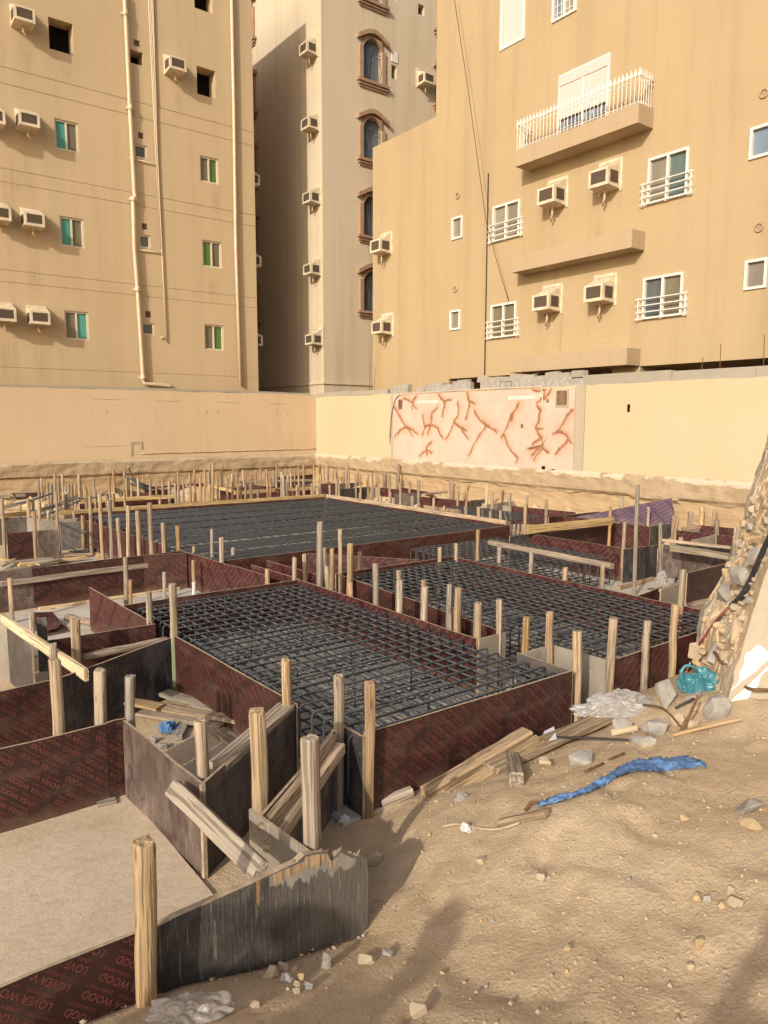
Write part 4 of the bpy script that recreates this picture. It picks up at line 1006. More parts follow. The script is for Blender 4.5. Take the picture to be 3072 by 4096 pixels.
class Fr:
    """local frame of a wall: u along it, v out of it towards the viewer, z up"""
    def __init__(s, axis, c): s.axis, s.c = axis, c
    def __call__(s, u, v, z): return V((u, s.c-v, z)) if s.axis == 'y' else V((s.c-v, u, z))
    def px(s, x, y):
        p = py_(x, y, s.c) if s.axis == 'y' else px_(x, y, s.c); return (p.x if s.axis == 'y' else p.y), p.z
    def box(s, mb, u0, u1, v0, v1, z0, z1, mi=0): return mb.box(s(u0, v0, z0), s(u1, v1, z1), mi)
def opening(F, tl, br):
    u0, z1 = F.px(*tl); u1, z0 = F.px(*br); return min(u0, u1), max(u0, u1), z0, z1
def window(F, op, panes, fm, parent, rec=.09, fw=.045, label=None, mull=True, pad=0.):
    """sliding window: one pane part per leaf is pattern, so all glass is one mesh; frame is its child"""
    u0, u1, z0, z1 = op; n = len(panes); mb = MB(); w = (u1-u0)/n; mats = []
    for i, g in enumerate(panes):
        if g not in mats: mats.append(g)
        mb.add([F(u0+w*i, -rec, z0), F(u0+w*(i+1), -rec, z0), F(u0+w*(i+1), -rec, z1), F(u0+w*i, -rec, z1)], [(0, 1, 2, 3)], mats.index(g))
    o = mb.obj('window', mats, parent)
    if label: o['label'] = label
    f = MB(); r0, r1 = -rec+.002, -rec+.05+pad
    for a, b, c, d in ((u0+.001, u0+fw, z0+.001, z1-.001), (u1-fw, u1-.001, z0+.001, z1-.001), (u0+fw, u1-fw, z0+.001, z0+fw), (u0+fw, u1-fw, z1-fw, z1-.001)): F.box(f, a, b, r0, r1, c, d)
    for i in range(1, n): F.box(f, u0+w*i-fw*.5, u0+w*i+fw*.5, r0, r1-.004, z0+fw, z1-fw)
    f.obj('frame', fm, o); return o
def ac(F, u, z, w, h, label, m='cream_paint', dpt=.52, group='air conditioner housings', flange=False, spout=.22):
    """window air conditioner housing: sloping top, lattice front and sides, drain spout. z is the bottom"""
    t = tag(empty('air_conditioner', F(u, 0, z)), label, 'air conditioner', group); o0 = F(u, 0, z)
    L = lambda a, b, c: F(u+a, b, z+c)-o0
    mb = MB(); hw = w/2; top = h*1.52; fl = .02
    prof = [(-.0, -.0), (dpt, .04), (dpt, h), (dpt*.8, h+.02), (.0, top)]
    mb.prism(prof, lambda p: L(-hw, p[0], p[1]), lambda p: L(hw, p[0], p[1]))
    ob = mb.obj('housing', m, t); rag(ob.data, .006, 4, u+z)
    if flange:
        fb = MB()
        for a, b, c, d in ((-hw-.06, -hw+.01, -.05, top+.08), (hw-.01, hw+.06, -.05, top+.08), (-hw+.01, hw-.01, top-.0, top+.08)): fb.box(L(a, .0, c), L(b, .025, d))
        fb.obj('flange', m, t)
    g = MB(); fr = .065; g.add([L(-hw+fr, dpt+.007, .04+fr), L(hw-fr, dpt+.007, .04+fr), L(hw-fr, dpt+.007, h-fr*.8), L(-hw+fr, dpt+.007, h-fr*.8)], [(0, 1, 2, 3)]); g.obj('front_grille', 'grille_lattice', t)
    for s in (-1, 1):
        g = MB(); e = s*(hw+.007); g.add([L(e, dpt*.22, .04+fr), L(e, dpt-fr, .04+fr), L(e, dpt-fr, h-fr*.8), L(e, dpt*.22, h-fr*.8)], [(0, 1, 2, 3)]); g.obj('side_grille', 'grille_lattice', t)
    fr_ = MB()
    for a, b, c, d in ((-hw, -hw+fr, .03, h), (hw-fr, hw, .03, h), (-hw+fr, hw-fr, .03, .04+fr), (-hw+fr, hw-fr, h-fr*.8, h)): fr_.box(L(a, dpt+.002, c), L(b, dpt+.022, d))
    fr_.obj('front_frame', m, t)
    sp_ = MB().tube([L(0, dpt*.45, .02), L(0, dpt*.45, -spout*.6), L(.05, dpt*.40, -spout*.75), L(.10, dpt*.25, -spout)], .026, 7).obj('drain_spout', 'pipe_paint', t)
    return t
def pipe(pts, r, m, name, parent): return MB().tube([V(p) for p in pts], r, 8).obj(name, m, parent)

# --- left building
FL = Fr('y', 24.5)
lb = tag(empty('apartment_building', (4, 24.5, 1.3)), 'tan plastered apartment block with grooved floors, pipes and green curtained windows', 'building')
def rel(o, parent):
    o.parent = parent; o.matrix_parent_inverse = Matrix.Translation(-parent.location); return o
def child(o, par): return rel(o, par)
LBW = [((192, 66), (296, 222)), ((786, 262), (863, 396)), ((776, -60), (851, 56)), ((216, 471), (317, 613)), ((238, 862), (338, 995)), ((257, 1241), (358, 1362)), ((799, 620), (875, 739)), ((809, 958), (888, 1075)), ((817, 1296), (896, 1403))]
LBV = [((535, 156), (560, 189)), ((552, 528), (575, 557)), ((567, 892), (590, 920)), ((581, 1244), (605, 1271))]
LBS = [((520, 196), (573, 265)), ((536, 573), (589, 638)), ((556, 936), (603, 995)), ((568, 1290), (618, 1342))]
ow = [opening(FL, *q) for q in LBW]; ov = [opening(FL, *q) for q in LBV]; os2 = [opening(FL, *q) for q in LBS]
holes = [(*o, .5 if i < 3 else .13) for i, o in enumerate(ow)]+[(*o, .12) for o in ov]+[(*o, .5 if i == 0 else .13) for i, o in enumerate(os2)]
# a few more floors and bays to the side that the picture cuts off
GRV = []
for x, y in ((0, 264), (0, 330), (0, 671), (0, 725), (0, 1077), (0, 1125), (0, 1468)): GRV.append(FL.px(x, y)[1])
LBX = 12.87; LBR = 19.4
holes += [(-4.2, -3.2, 5+3.3*i, 6.2+3.3*i, .13) for i in range(3)]
lbwall = child(facade('y', 24.5, -9, LBX, 1.3, LBR, holes, 'lb_plaster', 'wall', None, grooves=[g_ for g_ in GRV if 1.4 < g_ < LBR]), lb)
mb = MB(); P4 = [(-9, 24.5), (LBX, 24.5), (LBX, 42), (-9, 42)]
mb.add([(LBX, 24.5, 1.3), (LBX, 42, 1.3), (LBX, 42, LBR), (LBX, 24.5, LBR)], [(0, 1, 2, 3)])
mb.add([(-9, 24.5, 1.3), (-9, 42, 1.3), (-9, 42, LBR), (-9, 24.5, LBR)], [(0, 1, 2, 3)]); mb.add([(-9, 42, 1.3), (LBX, 42, 1.3), (LBX, 42, LBR), (-9, 42, LBR)], [(0, 1, 2, 3)])
child(mb.obj('side_wall', 'lb_plaster'), lb)
child(MB().box((-9, 24.505, LBR), (LBX-.005, 42, LBR-.2)).obj('roof', 'raw_concrete'), lb)
PAN = [None, None, None, ('glass_teal', 'glass_olive'), ('glass_teal', 'glass_olive'), ('glass_olive', 'glass_teal'), ('glass_olive', 'glass_green'), ('glass_green', 'glass_olive'), ('glass_olive', 'glass_green')]
for o, p in zip(ow, PAN):
    if p: child(window(FL, o, p, 'window_frame', None, fw=.05), lb)
for o in os2[1:]: child(window(FL, o, ('glass_slate',), 'window_frame', None, fw=.05), lb)
for o in ov:
    mb = MB()
    for i in range(4): FL.box(mb, o[0], o[1], -.06, -.02, lerp(o[2], o[3], i/4+.05), lerp(o[2], o[3], i/4+.12))
    child(mb.obj('vent', 'brown_trim'), lb)
def wallpts(F, pts, v): return [F(*[F.px(*q)[0], v, F.px(*q)[1]]) for q in pts]
child(pipe(wallpts(FL, [(490, -30), (497, 60), (514, 434), (532, 775), (536, 790), (527, 805), (532, 990), (545, 1160), (567, 1510), (570, 1532), (590, 1537), (672, 1541), (678, 1548)], .12), .062, 'pipe_paint', 'drain_pipe', None), lb)
for q in ((497, 60), (516, 436), (528, 800), (545, 1160), (567, 1512)):
    mb = MB(); u, z = FL.px(*q); mb.tube([FL(u, .12, z-.08), FL(u, .12, z+.08)], .08, 8); mb.tube([FL(u-.12, .05, z), FL(u+.14, .05, z)], .03, 5); child(mb.obj('pipe_joint', 'pipe_paint'), lb)

child(pipe(wallpts(FL, [(920, -30), (930, 430), (938, 995), (957, 1540)], .10), .058, 'pipe_paint', 'drain_pipe', None), lb)
for i, (a, b) in enumerate((((590, -30), (640, 995)), ((596, -30), (645, 995)), ((602, -30), (624, 420)), ((608, -30), (629, 660)))):
    pts = [a, b] + ([(663, 1367)] if i == 1 else []); child(pipe(wallpts(FL, pts, .05), .022, 'pipe_paint', 'thin_pipe', None), lb)
child(pipe(wallpts(FL, [(516, 634), (622, 658), (626, 676)], .05), .022, 'pipe_paint', 'thin_pipe', None), lb)
child(pipe(wallpts(FL, [(546, 1000), (643, 1010), (645, 1025)], .05), .022, 'pipe_paint', 'thin_pipe', None), lb)
child(pipe(wallpts(FL, [(640, 1350), (661, 1352)], .05), .022, 'pipe_paint', 'thin_pipe', None), lb)
def acs(F, lst, w, h, **k):
    Fc = Fr(F.axis, F.c-.52)
    for (x, y), lab in lst:
        u, z = Fc.px(x, y); ac(F, u, z-h*.52, w, h, lab, **k)
acs(FL, [((99, 56), 'whitish air conditioner housing high up beside the black open window'), ((118, 477), 'stained air conditioner housing above a long brown drip, beside the upper teal window'), ((139, 878), 'air conditioner housing with dark mesh beside the middle teal window'), ((162, 1271), 'dirty topped air conditioner housing beside the lowest teal window'),
         ((713, 255), 'air conditioner housing between the thin pipes and the dark window'), ((-22, 462), 'air conditioner housing mostly cut by the picture edge, upper'), ((3, 852), 'air conditioner housing half cut by the picture edge, middle floor'), ((24, 1258), 'air conditioner housing with pale grille nearest the picture edge, lowest floor')], .55, .41, dpt=.50)
FS = Fr('x', LBX)   # side wall facing the alley: v runs the other way
class FrB(Fr):
    def __call__(s, u, v, z): return V((s.c+v, u, z))
FSB = FrB('x', LBX)
for (x, y), lab in (((1034, 722), 'air conditioner housing peeping round the tan block, highest in the alley'), ((1045, 1044), 'air conditioner housing peeping round the tan block, middle of the alley'), ((1052, 1358), 'air conditioner housing peeping round the tan block, lowest in the alley')):
    z = py_(x, y, 25.2).z; ac(FSB, 25.2, z-.3, .55, .41, lab, dpt=.42)

def drip(F, u, z1, z0, w, m, par, v=.003):
    o = MB().add([(-1, 0, -1), (1, 0, -1), (1, 0, 1), (-1, 0, 1)], [(0, 1, 2, 3)]).obj('water_stain', m)
    o.scale = (w/2, 1, (z1-z0)/2); o.location = F(u, v, (z0+z1)/2); o.rotation_euler = (0, 0, 0 if F.axis == 'y' else math.pi/2); o.parent = par; o.matrix_parent_inverse = Matrix.Translation(-par.location)
for i, (x, y, l, w) in enumerate(((99, 130, 1.2, .5), (110, 560, 2.6, .6), (130, 950, 2.2, .55), (160, 1345, 1.6, .6), (713, 330, 1.2, .4), (860, 760, .8, .5), (850, 1085, 1.2, .5), (262, 230, .9, .4), (20, 1320, 1.6, .6), (40, 560, 2.5, .7))):
    u, z = FL.px(x, y); drip(FL, u, z, z-l, w, 'drip_stain', lb, .003+.001*i)
# --- building across the alley
XM, YM, TM = 15.96, 24.9, 27.5
mbd = tag(empty('apartment_building', (XM, YM, 1.3)), 'greyish cream apartment block with brown arched window surrounds', 'building')
FMY = Fr('y', YM); FMX = Fr('x', XM)
u0, zt0 = FMY.px(1451, 192); u1, zb0 = FMY.px(1526, 335); FLH = 2.937
uw0, uw1 = u0, u1; zwb = FMY.px(1451, 318)[1]; zwt = zwb+1.6
rows = [zwb+FLH*i for i in range(-3, 5)]
holes = [(uw0, uw1, z, z+1.6, .25) for z in rows]+[(uw0+3.9, uw1+3.9, z, z+1.6, .25) for z in rows]
vn = opening(FMY, (1566, 258), (1586, 320)); holes += [(vn[0], vn[1], vn[2]+FLH*i, vn[3]+FLH*i, .3) for i in (0, 1)]
v2 = opening(FMY, (1673, 13), (1697, 66)); holes.append((*v2, .3))
child(facade('y', YM, XM, 40, 1.3, TM, holes, 'mid_plaster', 'wall', None), mbd)
yw = 30.25
hx = [(yw, yw+1.15, z, z+1.6, .25) for z in rows]
child(facade('x', XM, YM, 48, 1.3, TM, hx, 'mid_plaster', 'side_wall', None), mbd)
child(MB().box((XM+.01, YM+.01, TM), (40, 48, TM-.2)).obj('roof', 'raw_concrete'), mbd)
def arched(F, a, b, z, parent, gl):
    w = b-a; h = 1.6; mid = (a+b)/2; N = 12; rise = .36
    def arc(k, ex): # outline of the head: from left to right
        t = k/N; u = lerp(a-ex, b+ex, t); return u, z+h-rise+rise*math.sin(math.pi*max(0, min(1, t)))**.8
    g = MB(); g.add([F(a, -.2, z), F(b, -.2, z), F(b, -.2, z+h), F(a, -.2, z+h)], [(0, 1, 2, 3)]); win = g.obj('window', gl)
    s = MB(); jw = .17
    F.box(s, a-jw, a, 0, .07, z, z+h-rise); F.box(s, b, b+jw, 0, .07, z, z+h-rise)
    for k in range(N):                                  # arched head with the wall filled below the curve of the opening
        (ua, za), (ub, zb) = arc(k, 0), arc(k+1, 0)
        s.prism([(ua, za), (ub, zb), (ub, max(zb, z+h)+.02), (ua, max(za, z+h)+.02)], lambda p: F(p[0], .068, p[1]), lambda p: F(p[0], -.05, p[1]))
        (ua, za), (ub, zb) = (lerp(a-.3, b+.3, k/N), z+h-.16+.30*math.sin(math.pi*k/N)**1.3), (lerp(a-.3, b+.3, (k+1)/N), z+h-.16+.30*math.sin(math.pi*(k+1)/N)**1.3)
        s.prism([(ua, za), (ub, zb), (ub, zb+.16), (ua, za+.16)], lambda p: F(p[0], .17, p[1]), lambda p: F(p[0], -.0, p[1]))
    s.obj('surround', 'brown_trim', win)
    q = MB(); F.box(q, a-.3, b+.3, 0, .17, z-.10, z-.0); F.box(q, a-.24, b+.24, 0, .11, z-.20, z-.10); F.box(q, a-.18, b+.18, 0, .06, z-.28, z-.20); q.obj('sill', 'brown_trim', win)
    r = MB()
    for i in range(9):
        u = lerp(a+.05, b-.05, i/8); r.tube([F(u, -.04, z+.02), F(u+.03*(-1)**i, -.0, z+.5), F(u, -.04, z+.95), F(u, -.04, z+h-.12)], .010, 4)
    for zz in (.08, .98, 1.10): r.tube([F(a, -.04, z+zz), F(b, -.04, z+zz)], .012, 4)
    r.obj('grille', 'iron_black', win); child(win, mbd)
for z in rows: arched(FMY, uw0, uw1, z, mbd, 'glass_blue')
for z in rows[1:]: arched(FMY, uw0+3.9, uw1+3.9, z, mbd, 'glass_dark')
for z in rows: arched(FMX, yw, yw+1.15, z, mbd, 'glass_dark')
mb = MB(); u, z = FMY.px(1577, 229); FMY.box(mb, u-.16, u+.16, 0, .03, z-.2, z+.2); child(mb.obj('vent_cover', 'white_upvc'), mbd)
child(MB().box((XM-.05, YM-.05, 4.05), (40, YM, 4.13)).obj('string_course', 'mid_plaster'), mbd)
child(MB().box((XM-.05, YM, 4.05), (XM, 48, 4.13)).obj('string_course', 'mid_plaster'), mbd)
acs(FMX, [((1208, 192), 'cream air conditioner housing at the block corner, highest of its column'), ((1215, 494), 'cream air conditioner housing at the block corner, second from the top'), ((1221, 790), 'cream air conditioner housing at the block corner, third from the top'), ((1224, 1077), 'cream air conditioner housing with a scaly top, second lowest at the block corner'), ((1231, 1358), 'cream air conditioner housing at the block corner, lowest of its column')], .57, .42, flange=True, dpt=.46, spout=.28)
acs(FMY, [((1722, 312), 'cream air conditioner housing on the shaded face beside a brown window surround')], .57, .42, flange=True, dpt=.46, spout=.28)

# --- right building
XB = 16.
rb = tag(empty('apartment_building', (XB, 12, 1.3)), 'ochre apartment block with a spiked balcony railing and white framed windows', 'building')
FR = Fr('x', XB)
RBW = {'shut1': ((2011, -40), (2093, 150)), 'top2': ((2214, -60), (2308, 42)), 'shut3': ((2239, 306), (2436, 440)), 'r4': ((2597, 637), (2750, 781)), 'r5': ((1975, 829), (2079, 945)), 'r6': ((1966, 1222), (2064, 1345)), 'r7': ((2577, 1114), (2728, 1262)), 'r8': ((3005, 514), (3130, 605)), 'r9': ((2984, 1044), (3066, 1150)), 's1': ((1810, 874), (1851, 950)), 's2': ((1802, 1244), (1842, 1317))}
op = {k: opening(FR, *v) for k, v in RBW.items()}
o = op['shut3']; op['shut3'] = (o[0], o[1], o[2]-.25, o[3])
holes = [(*op[k], .14) for k in op]
zo = FR.px(1900, 1517)[1]
ya, yb_ = FR.px(1795, 1530)[0], FR.px(2506, 1490)[0]
def strip(a, b, top): return (b, a, 1.3, top, 2.5)
y1 = FR.px(1795, 1530)[0]; y2 = FR.px(2062, 1510)[0]; y3 = FR.px(2135, 1500)[0]; y4 = FR.px(2448, 1485)[0]; y5 = FR.px(2560, 1470)[0]
zt = lambda x, y: FR.px(x, y)[1]
gf = zt(1930, 1507)
holes += [(y2, y1, 1.3, gf, 2.5), (y4, y3, 1.3, gf, 2.5), (-4, y5, 1.3, zt(2800, 1449), 2.5)]
ye = 18.38; yl = 21.7; zs = FR.px(1742, 468)[1]
holes = [h for h in holes if h[1] <= yl]
TB = 20.5
mbq = facade('x', XB, -12, ye, 1.3, TB, [h for h in holes if h[1] <= ye], 'rb_plaster', 'wall', None); child(mbq, rb)
child(facade('x', XB, ye, yl, 1.3, zs, [h for h in holes if h[0] >= ye], 'rb_plaster', 'wall', None), rb)
mb = MB(); mb.add([(XB, yl, 1.3), (XB+8, yl, 1.3), (XB+8, yl, zs), (XB, yl, zs)], [(0, 1, 2, 3)]); mb.add([(XB, ye, zs), (XB+8, ye, zs), (XB+8, ye, TB), (XB, ye, TB)], [(0, 1, 2, 3)])
mb.add([(XB, -12, 1.3), (XB+8, -12, 1.3), (XB+8, -12, TB), (XB, -12, TB)], [(0, 1, 2, 3)])
child(mb.obj('side_wall', 'rb_plaster'), rb)
child(MB().box((XB+.005, ye+.005, zs-.15), (XB+8, yl-.005, zs-.02)).obj('terrace', 'raw_concrete'), rb)
child(MB().box((XB+.005, -12, TB-.2), (XB+8, ye-.005, TB-.02)).obj('roof', 'raw_concrete'), rb)
wd = {'top2': ('glass_blue', 'glass_grey'), 'shut3': ('glass_blue', 'glass_blue'), 'r4': ('glass_grey', 'glass_slate'), 'r5': ('glass_grey', 'glass_grey'), 'r6': ('glass_olive', 'glass_olive'), 'r7': ('glass_dark', 'glass_olive'), 'r8': ('glass_blue',), 'r9': ('glass_grey',), 's1': ('glass_grey',), 's2': ('glass_grey',)}
wins = {}
for k, p in wd.items():
    wins[k] = child(window(FR, op[k], p[::-1] if len(p) > 1 else p, 'white_upvc', None, rec=.035, fw=.055, pad=.03), rb)
for k in ('shut1',):
    a, b, c, d = op[k]; mb = MB(); FR.box(mb, a, b, -.06, -.03, c, d); s = mb.obj('window', 'shutter_slats'); s['label'] = 'window with its white roller shutter fully closed'; child(s, rb)
    f = MB(); FR.box(f, a-.06, a+.04, -.02, .03, c-.04, d); FR.box(f, b-.04, b+.06, -.02, .03, c-.04, d); FR.box(f, a+.04, b-.04, -.02, .03, c-.04, c+.03); f.obj('frame', 'white_upvc', s)
a, b, c, d = op['shut3']; mb = MB(); FR.box(mb, a+.06, b-.06, .012, .036, c+(d-c)*.30, d-.1); FR.box(mb, a+.02, b-.02, .0, .055, d-.28, d-.04)
s = mb.obj('shutter', 'shutter_slats', wins['shut3']); s['label'] = 'white roller shutter pulled two thirds down'
def muntins(k, nx, nz):
    a, b, c, d = op[k]; mb = MB()
    for i in range(1, nx): u = lerp(a, b, i/nx); FR.box(mb, u-.008, u+.008, -.033, -.02, c+.07, d-.07)
    for i in range(1, nz): z = lerp(c, d, i/nz); FR.box(mb, a+.07, b-.07, -.033, -.0201, z-.008, z+.008)
    mb.obj('glazing_bar', 'white_upvc', wins[k])
muntins('shut3', 6, 6); muntins('top2', 6, 5)
for k, nb in (('r4', 4), ('r5', 4), ('r6', 4), ('r7', 4)):
    a, b, c, d = op[k]; mb = MB()
    for i in range(nb):
        z = c+.02+i*.155; FR.box(mb, a-.16, b+.16, .07, .092, z-.010, z+.010)
    for u in (a-.1, (a+b)/2, b+.1): FR.box(mb, u-.015, u+.015, .0, .073, c-.02, c+.52)
    mb.obj('railing', 'white_upvc', wins[k])
# balcony and two ledges
def ledge(px_bl, px_br, hgt, dep, name):
    u0, z0 = Fr('x', XB-dep).px(*px_bl); u1, _ = Fr('x', XB-dep).px(*px_br)
    mb = MB(); FR.box(mb, min(u0, u1), max(u0, u1), 0, dep, z0, z0+hgt); return child(mb.obj(name, 'ledge_plaster'), rb), min(u0, u1), max(u0, u1), z0
bal, bu0, bu1, bz0 = ledge((2060, 668), (2552, 496), .42, .60, 'balcony')
ledge((2046, 1091), (2527, 988), .42, .52, 'ledge'); ledge((2036, 1491), (2506, 1461), .40, .55, 'ledge')
rl = MB(); zb = bz0+.42; dep = .57; hh = .68; N = 34
def picket(p, dirv):
    rl.tube([p, p+V((0, 0, hh))], .009, 4)
    q = p+V((0, 0, hh-.06)); t = dirv*.055
    rl.prism([(-1, 0), (1, 0), (0, 1)], lambda s: q+t*s[0]+V((0, 0, .17*s[1])), lambda s: q+t*s[0]+V((0, 0, .17*s[1]))+dirv.cross(V((0, 0, 1)))*.008)
for i in range(N): picket(FR(lerp(bu0+.03, bu1-.03, i/(N-1)), dep, zb), V((0, 1, 0)))
for i in range(1, 6):
    for u in (bu0+.03, bu1-.03): picket(FR(u, dep-i*.095, zb), V((1, 0, 0)))
for z in (.05, hh-.16, hh-.05):
    rl.tube([FR(bu0+.03, 0, zb+z), FR(bu0+.03, dep, zb+z), FR(bu1-.03, dep, zb+z), FR(bu1-.03, 0, zb+z)], .014, 4)
r = rl.obj('railing', 'white_upvc'); child(r, rb)
acs(FR, [((2180, 781), 'cream air conditioner housing below the balcony end, by the barred window'), ((2390, 711), 'cream air conditioner housing directly under the spiked balcony'), ((2159, 1209), 'cream air conditioner housing above the rust streaks, below the middle ledge'), ((2370, 1172), 'cream air conditioner housing under the middle ledge, towards the wide barred window'),
         ((1498, 984), 'cream air conditioner housing on the ochre block edge, upper'), ((1503, 1310), 'cream air conditioner housing on the ochre block edge, lower')], .57, .44, flange=True, dpt=.48, spout=.34)
for i, (x, y, l, w, m) in enumerate(((2215, 1290, 1.9, .16, 'lime_stain'), (2245, 1230, 2.3, .14, 'lime_stain'), (2250, 1200, 1.6, .5, 'drip_stain'), (2430, 1230, 1.9, .3, 'lime_stain'), (2200, 860, 1.5, .3, 'lime_stain'), (2230, 880, 2.4, .5, 'drip_stain'), (2395, 800, 1.6, .4, 'drip_stain'), (1500, 1060, 2.2, .3, 'lime_stain'), (1510, 1390, 1.3, .4, 'drip_stain'))):
    u, z = FR.px(x, y); drip(FR, u, z, z-l, w, m, rb, .003+.001*i)
for q in ((1832, 783), (3057, 374), (1822, 1157), (3037, 910)):
    u, z = FR.px(*q); t = MB()
    pts = [(math.cos(2*math.pi*i/16), math.sin(2*math.pi*i/16)) for i in range(17)]
    t.tube([FR(u+.085*a, .02, z+.085*b) for a, b in pts], .016, 6)
    t.add([FR(u+.07*a, .006, z+.07*b) for a, b in pts[:16]], [tuple(range(16))], 1); child(t.obj('vent_cap', ['ledge_plaster', 'brown_trim']), rb)
child(pipe(wallpts(FR, [(1956, 694), (1950, 1000), (1941, 1499)], .03), .016, 'iron_black', 'wall_cable', None), rb)
tag(MB().tube([px_(1812, -40, 15.6), px_(1870, 340, 15.55), px_(1945, 890, 15.5), px_(2000, 1090, 15.6), px_(2035, 1205, 15.95)], .010, 5).obj('sagging_cable', 'iron_black'), 'thin cable hanging slack in front of the ochre block', 'cable')

# ------------------------------------------------------------------ boundary walls
def wall_sheet(name, axis, c, u0, u1, z0, z1, th, m, label, wig=.03, topm='raw_concrete', capw=.10):
    mb = MB(); n = int(abs(u1-u0)/.16); F = Fr(axis, c); vs = []
    for i in range(n+1):
        u = lerp(u0, u1, i/n); zt_ = z1+wig*noise.noise(V((u*1.3, c, 0)))+wig*.5*noise.noise(V((u*5, c, 3))); zb = z0+.05*noise.noise(V((u*1.1, c, 7)))+.03*noise.noise(V((u*4, c, 8)))
        bev = .012*noise.noise(V((u*6, 1, c)))
        vs += [F(u, 0, zb), F(u, 0, zt_), F(u, -.02-bev, zt_+.02), F(u, -th, zt_+.02), F(u, -th, zb)]
    fs = []; mi = []
    for i in range(n):
        a = 5*i; b = a+5
        for j in range(4): fs.append((a+j, b+j, b+j+1, a+j+1)); mi.append(0 if j in (0, 3) else 1)
        fs.append((a+4, b+4, b, a)); mi.append(1)
    fs += [(0, 1, 2, 3, 4), tuple(5*n+j for j in range(5))]; mi += [0, 0]
    mb.v = vs; mb.f = fs; mb.mi = mi; mb.sm = [False]*len(fs)
    o = mb.obj(name, [m, topm]); tag(o, label, 'wall'); return o
WY, WX = 22.83, 14.28
wl_ = wall_sheet('boundary_wall', 'y', WY, -14, WX-.01, 1.36, 3.52, .2, 'wall_plaster', 'long yellow plastered boundary wall before the tan block')
wr_ = wall_sheet('boundary_wall', 'x', WX, -6, WY+.2, 1.38, 3.44, .2, 'wall_plaster', 'yellow plastered boundary wall carrying the veined mural')
def cap(name, axis, c, u0, u1, z0, z1, label, m='raw_concrete', seed=1, gap=0, wr=(.35, .42), jt=.05):
    rnd = random.Random(seed); F = Fr(axis, c); u = u0; mb = MB()
    while u < u1-.05:
        w = min(rnd.uniform(*wr), u1-u); h = z1-z0+rnd.uniform(-jt, jt)
        if not (gap and rnd.random() < gap): F.box(mb, u+.004, u+w-.004, -.17+rnd.uniform(-.01, .01), -.02+rnd.uniform(-.02, .015), z0, z0+max(.05, h))
        u += w
    o = mb.obj(name, m); rag(o.data, .014, 5, seed); return o
c1 = cap('coping', 'y', WY, -14, WX-.2, 3.53, 3.60, None, seed=2, wr=(.8, 2.2), jt=.02); c1.parent = wl_
c2 = cap('coping', 'x', WX, -6, 11.1, 3.45, 3.66, None, seed=3, wr=(1.2, 3), jt=.015); c2.parent = wr_
c3 = cap('coping', 'x', WX, 18.6, WY, 3.45, 3.60, None, seed=9, wr=(.8, 1.8), jt=.03); c3.parent = wr_
c4 = cap('block_course', 'x', WX, 11.1, 18.5, 3.45, 3.66, None, 'block_gray', 4, .07); c4.parent = wr_
c5 = cap('broken_mortar', 'x', WX+.02, 11.1, 17.8, 3.64, 3.78, None, 'raw_concrete', 6, .35); c5.parent = wr_; rag(c5.data, .05, 4, 8)
# the mural panel
m0, m1, mz0, mz1 = 11.27, 18.28, 1.42, 3.40
def mpx(x, y):
    p = px_(1550+x*800/952, 1500+y*800/952, WX-.03); return p.y, p.z
VE = [[(35, 155), (60, 200), (75, 230), (92, 248), (118, 290)], [(92, 248), (60, 262), (35, 292)], [(92, 248), (120, 262), (145, 284)], [(78, 112), (105, 122), (118, 130), (138, 165)], [(138, 97), (125, 118), (118, 140), (115, 160)],
      [(168, 195), (175, 235), (180, 245), (165, 285)], [(180, 245), (205, 240), (215, 180), (240, 155)], [(205, 240), (190, 280)], [(212, 238), (240, 255), (262, 303)], [(243, 92), (258, 115), (272, 125), (305, 118)], [(272, 125), (270, 160), (260, 195)],
      [(333, 130), (340, 165), (335, 195), (315, 225), (300, 270), (275, 312)], [(315, 225), (345, 250), (382, 303)], [(345, 250), (375, 265)], [(378, 85), (388, 118), (390, 150), (372, 208)], [(390, 128), (418, 137)],
      [(412, 170), (430, 200), (450, 222), (467, 238), (455, 265), (425, 305), (385, 385)], [(467, 238), (500, 255), (522, 272)], [(625, 135), (612, 160), (590, 185), (580, 220), (560, 260), (542, 300)], [(556, 285), (570, 330), (590, 365), (620, 395), (612, 415)], [(600, 180), (590, 215)],
      [(690, 65), (712, 78), (750, 70), (745, 100), (710, 135)], [(782, 58), (765, 95), (745, 115)], [(715, 150), (728, 170), (722, 210), (705, 255), (730, 295), (735, 325), (738, 350), (710, 385), (698, 408)], [(730, 298), (690, 330)], [(738, 340), (670, 350)], [(738, 345), (765, 368)], [(705, 255), (740, 262)], [(735, 335), (688, 380)],
      [(880, 165), (855, 195), (840, 225), (812, 268), (788, 280)], [(812, 268), (850, 285), (875, 325)], [(862, 305), (835, 335), (800, 375)], [(210, 318), (190, 340), (183, 358), (152, 382)], [(183, 355), (210, 370)], [(186, 350), (188, 380)]]
segs = []
for v in VE:
    q = [mpx(*a) for a in v]
    for i, (a, b) in enumerate(zip(q, q[1:])): segs.append((a, b, 1.15-.55*i/len(q)))
ny, nzz = 300, 90; vs = []; val = []
buck = {}
for s in segs:
    (ya0, za0), (yb0, zb0), w = s
    for iy in range(int((min(ya0, yb0)-.25-m0)/.3), int((max(ya0, yb0)+.25-m0)/.3)+1): buck.setdefault(iy, []).append(s)
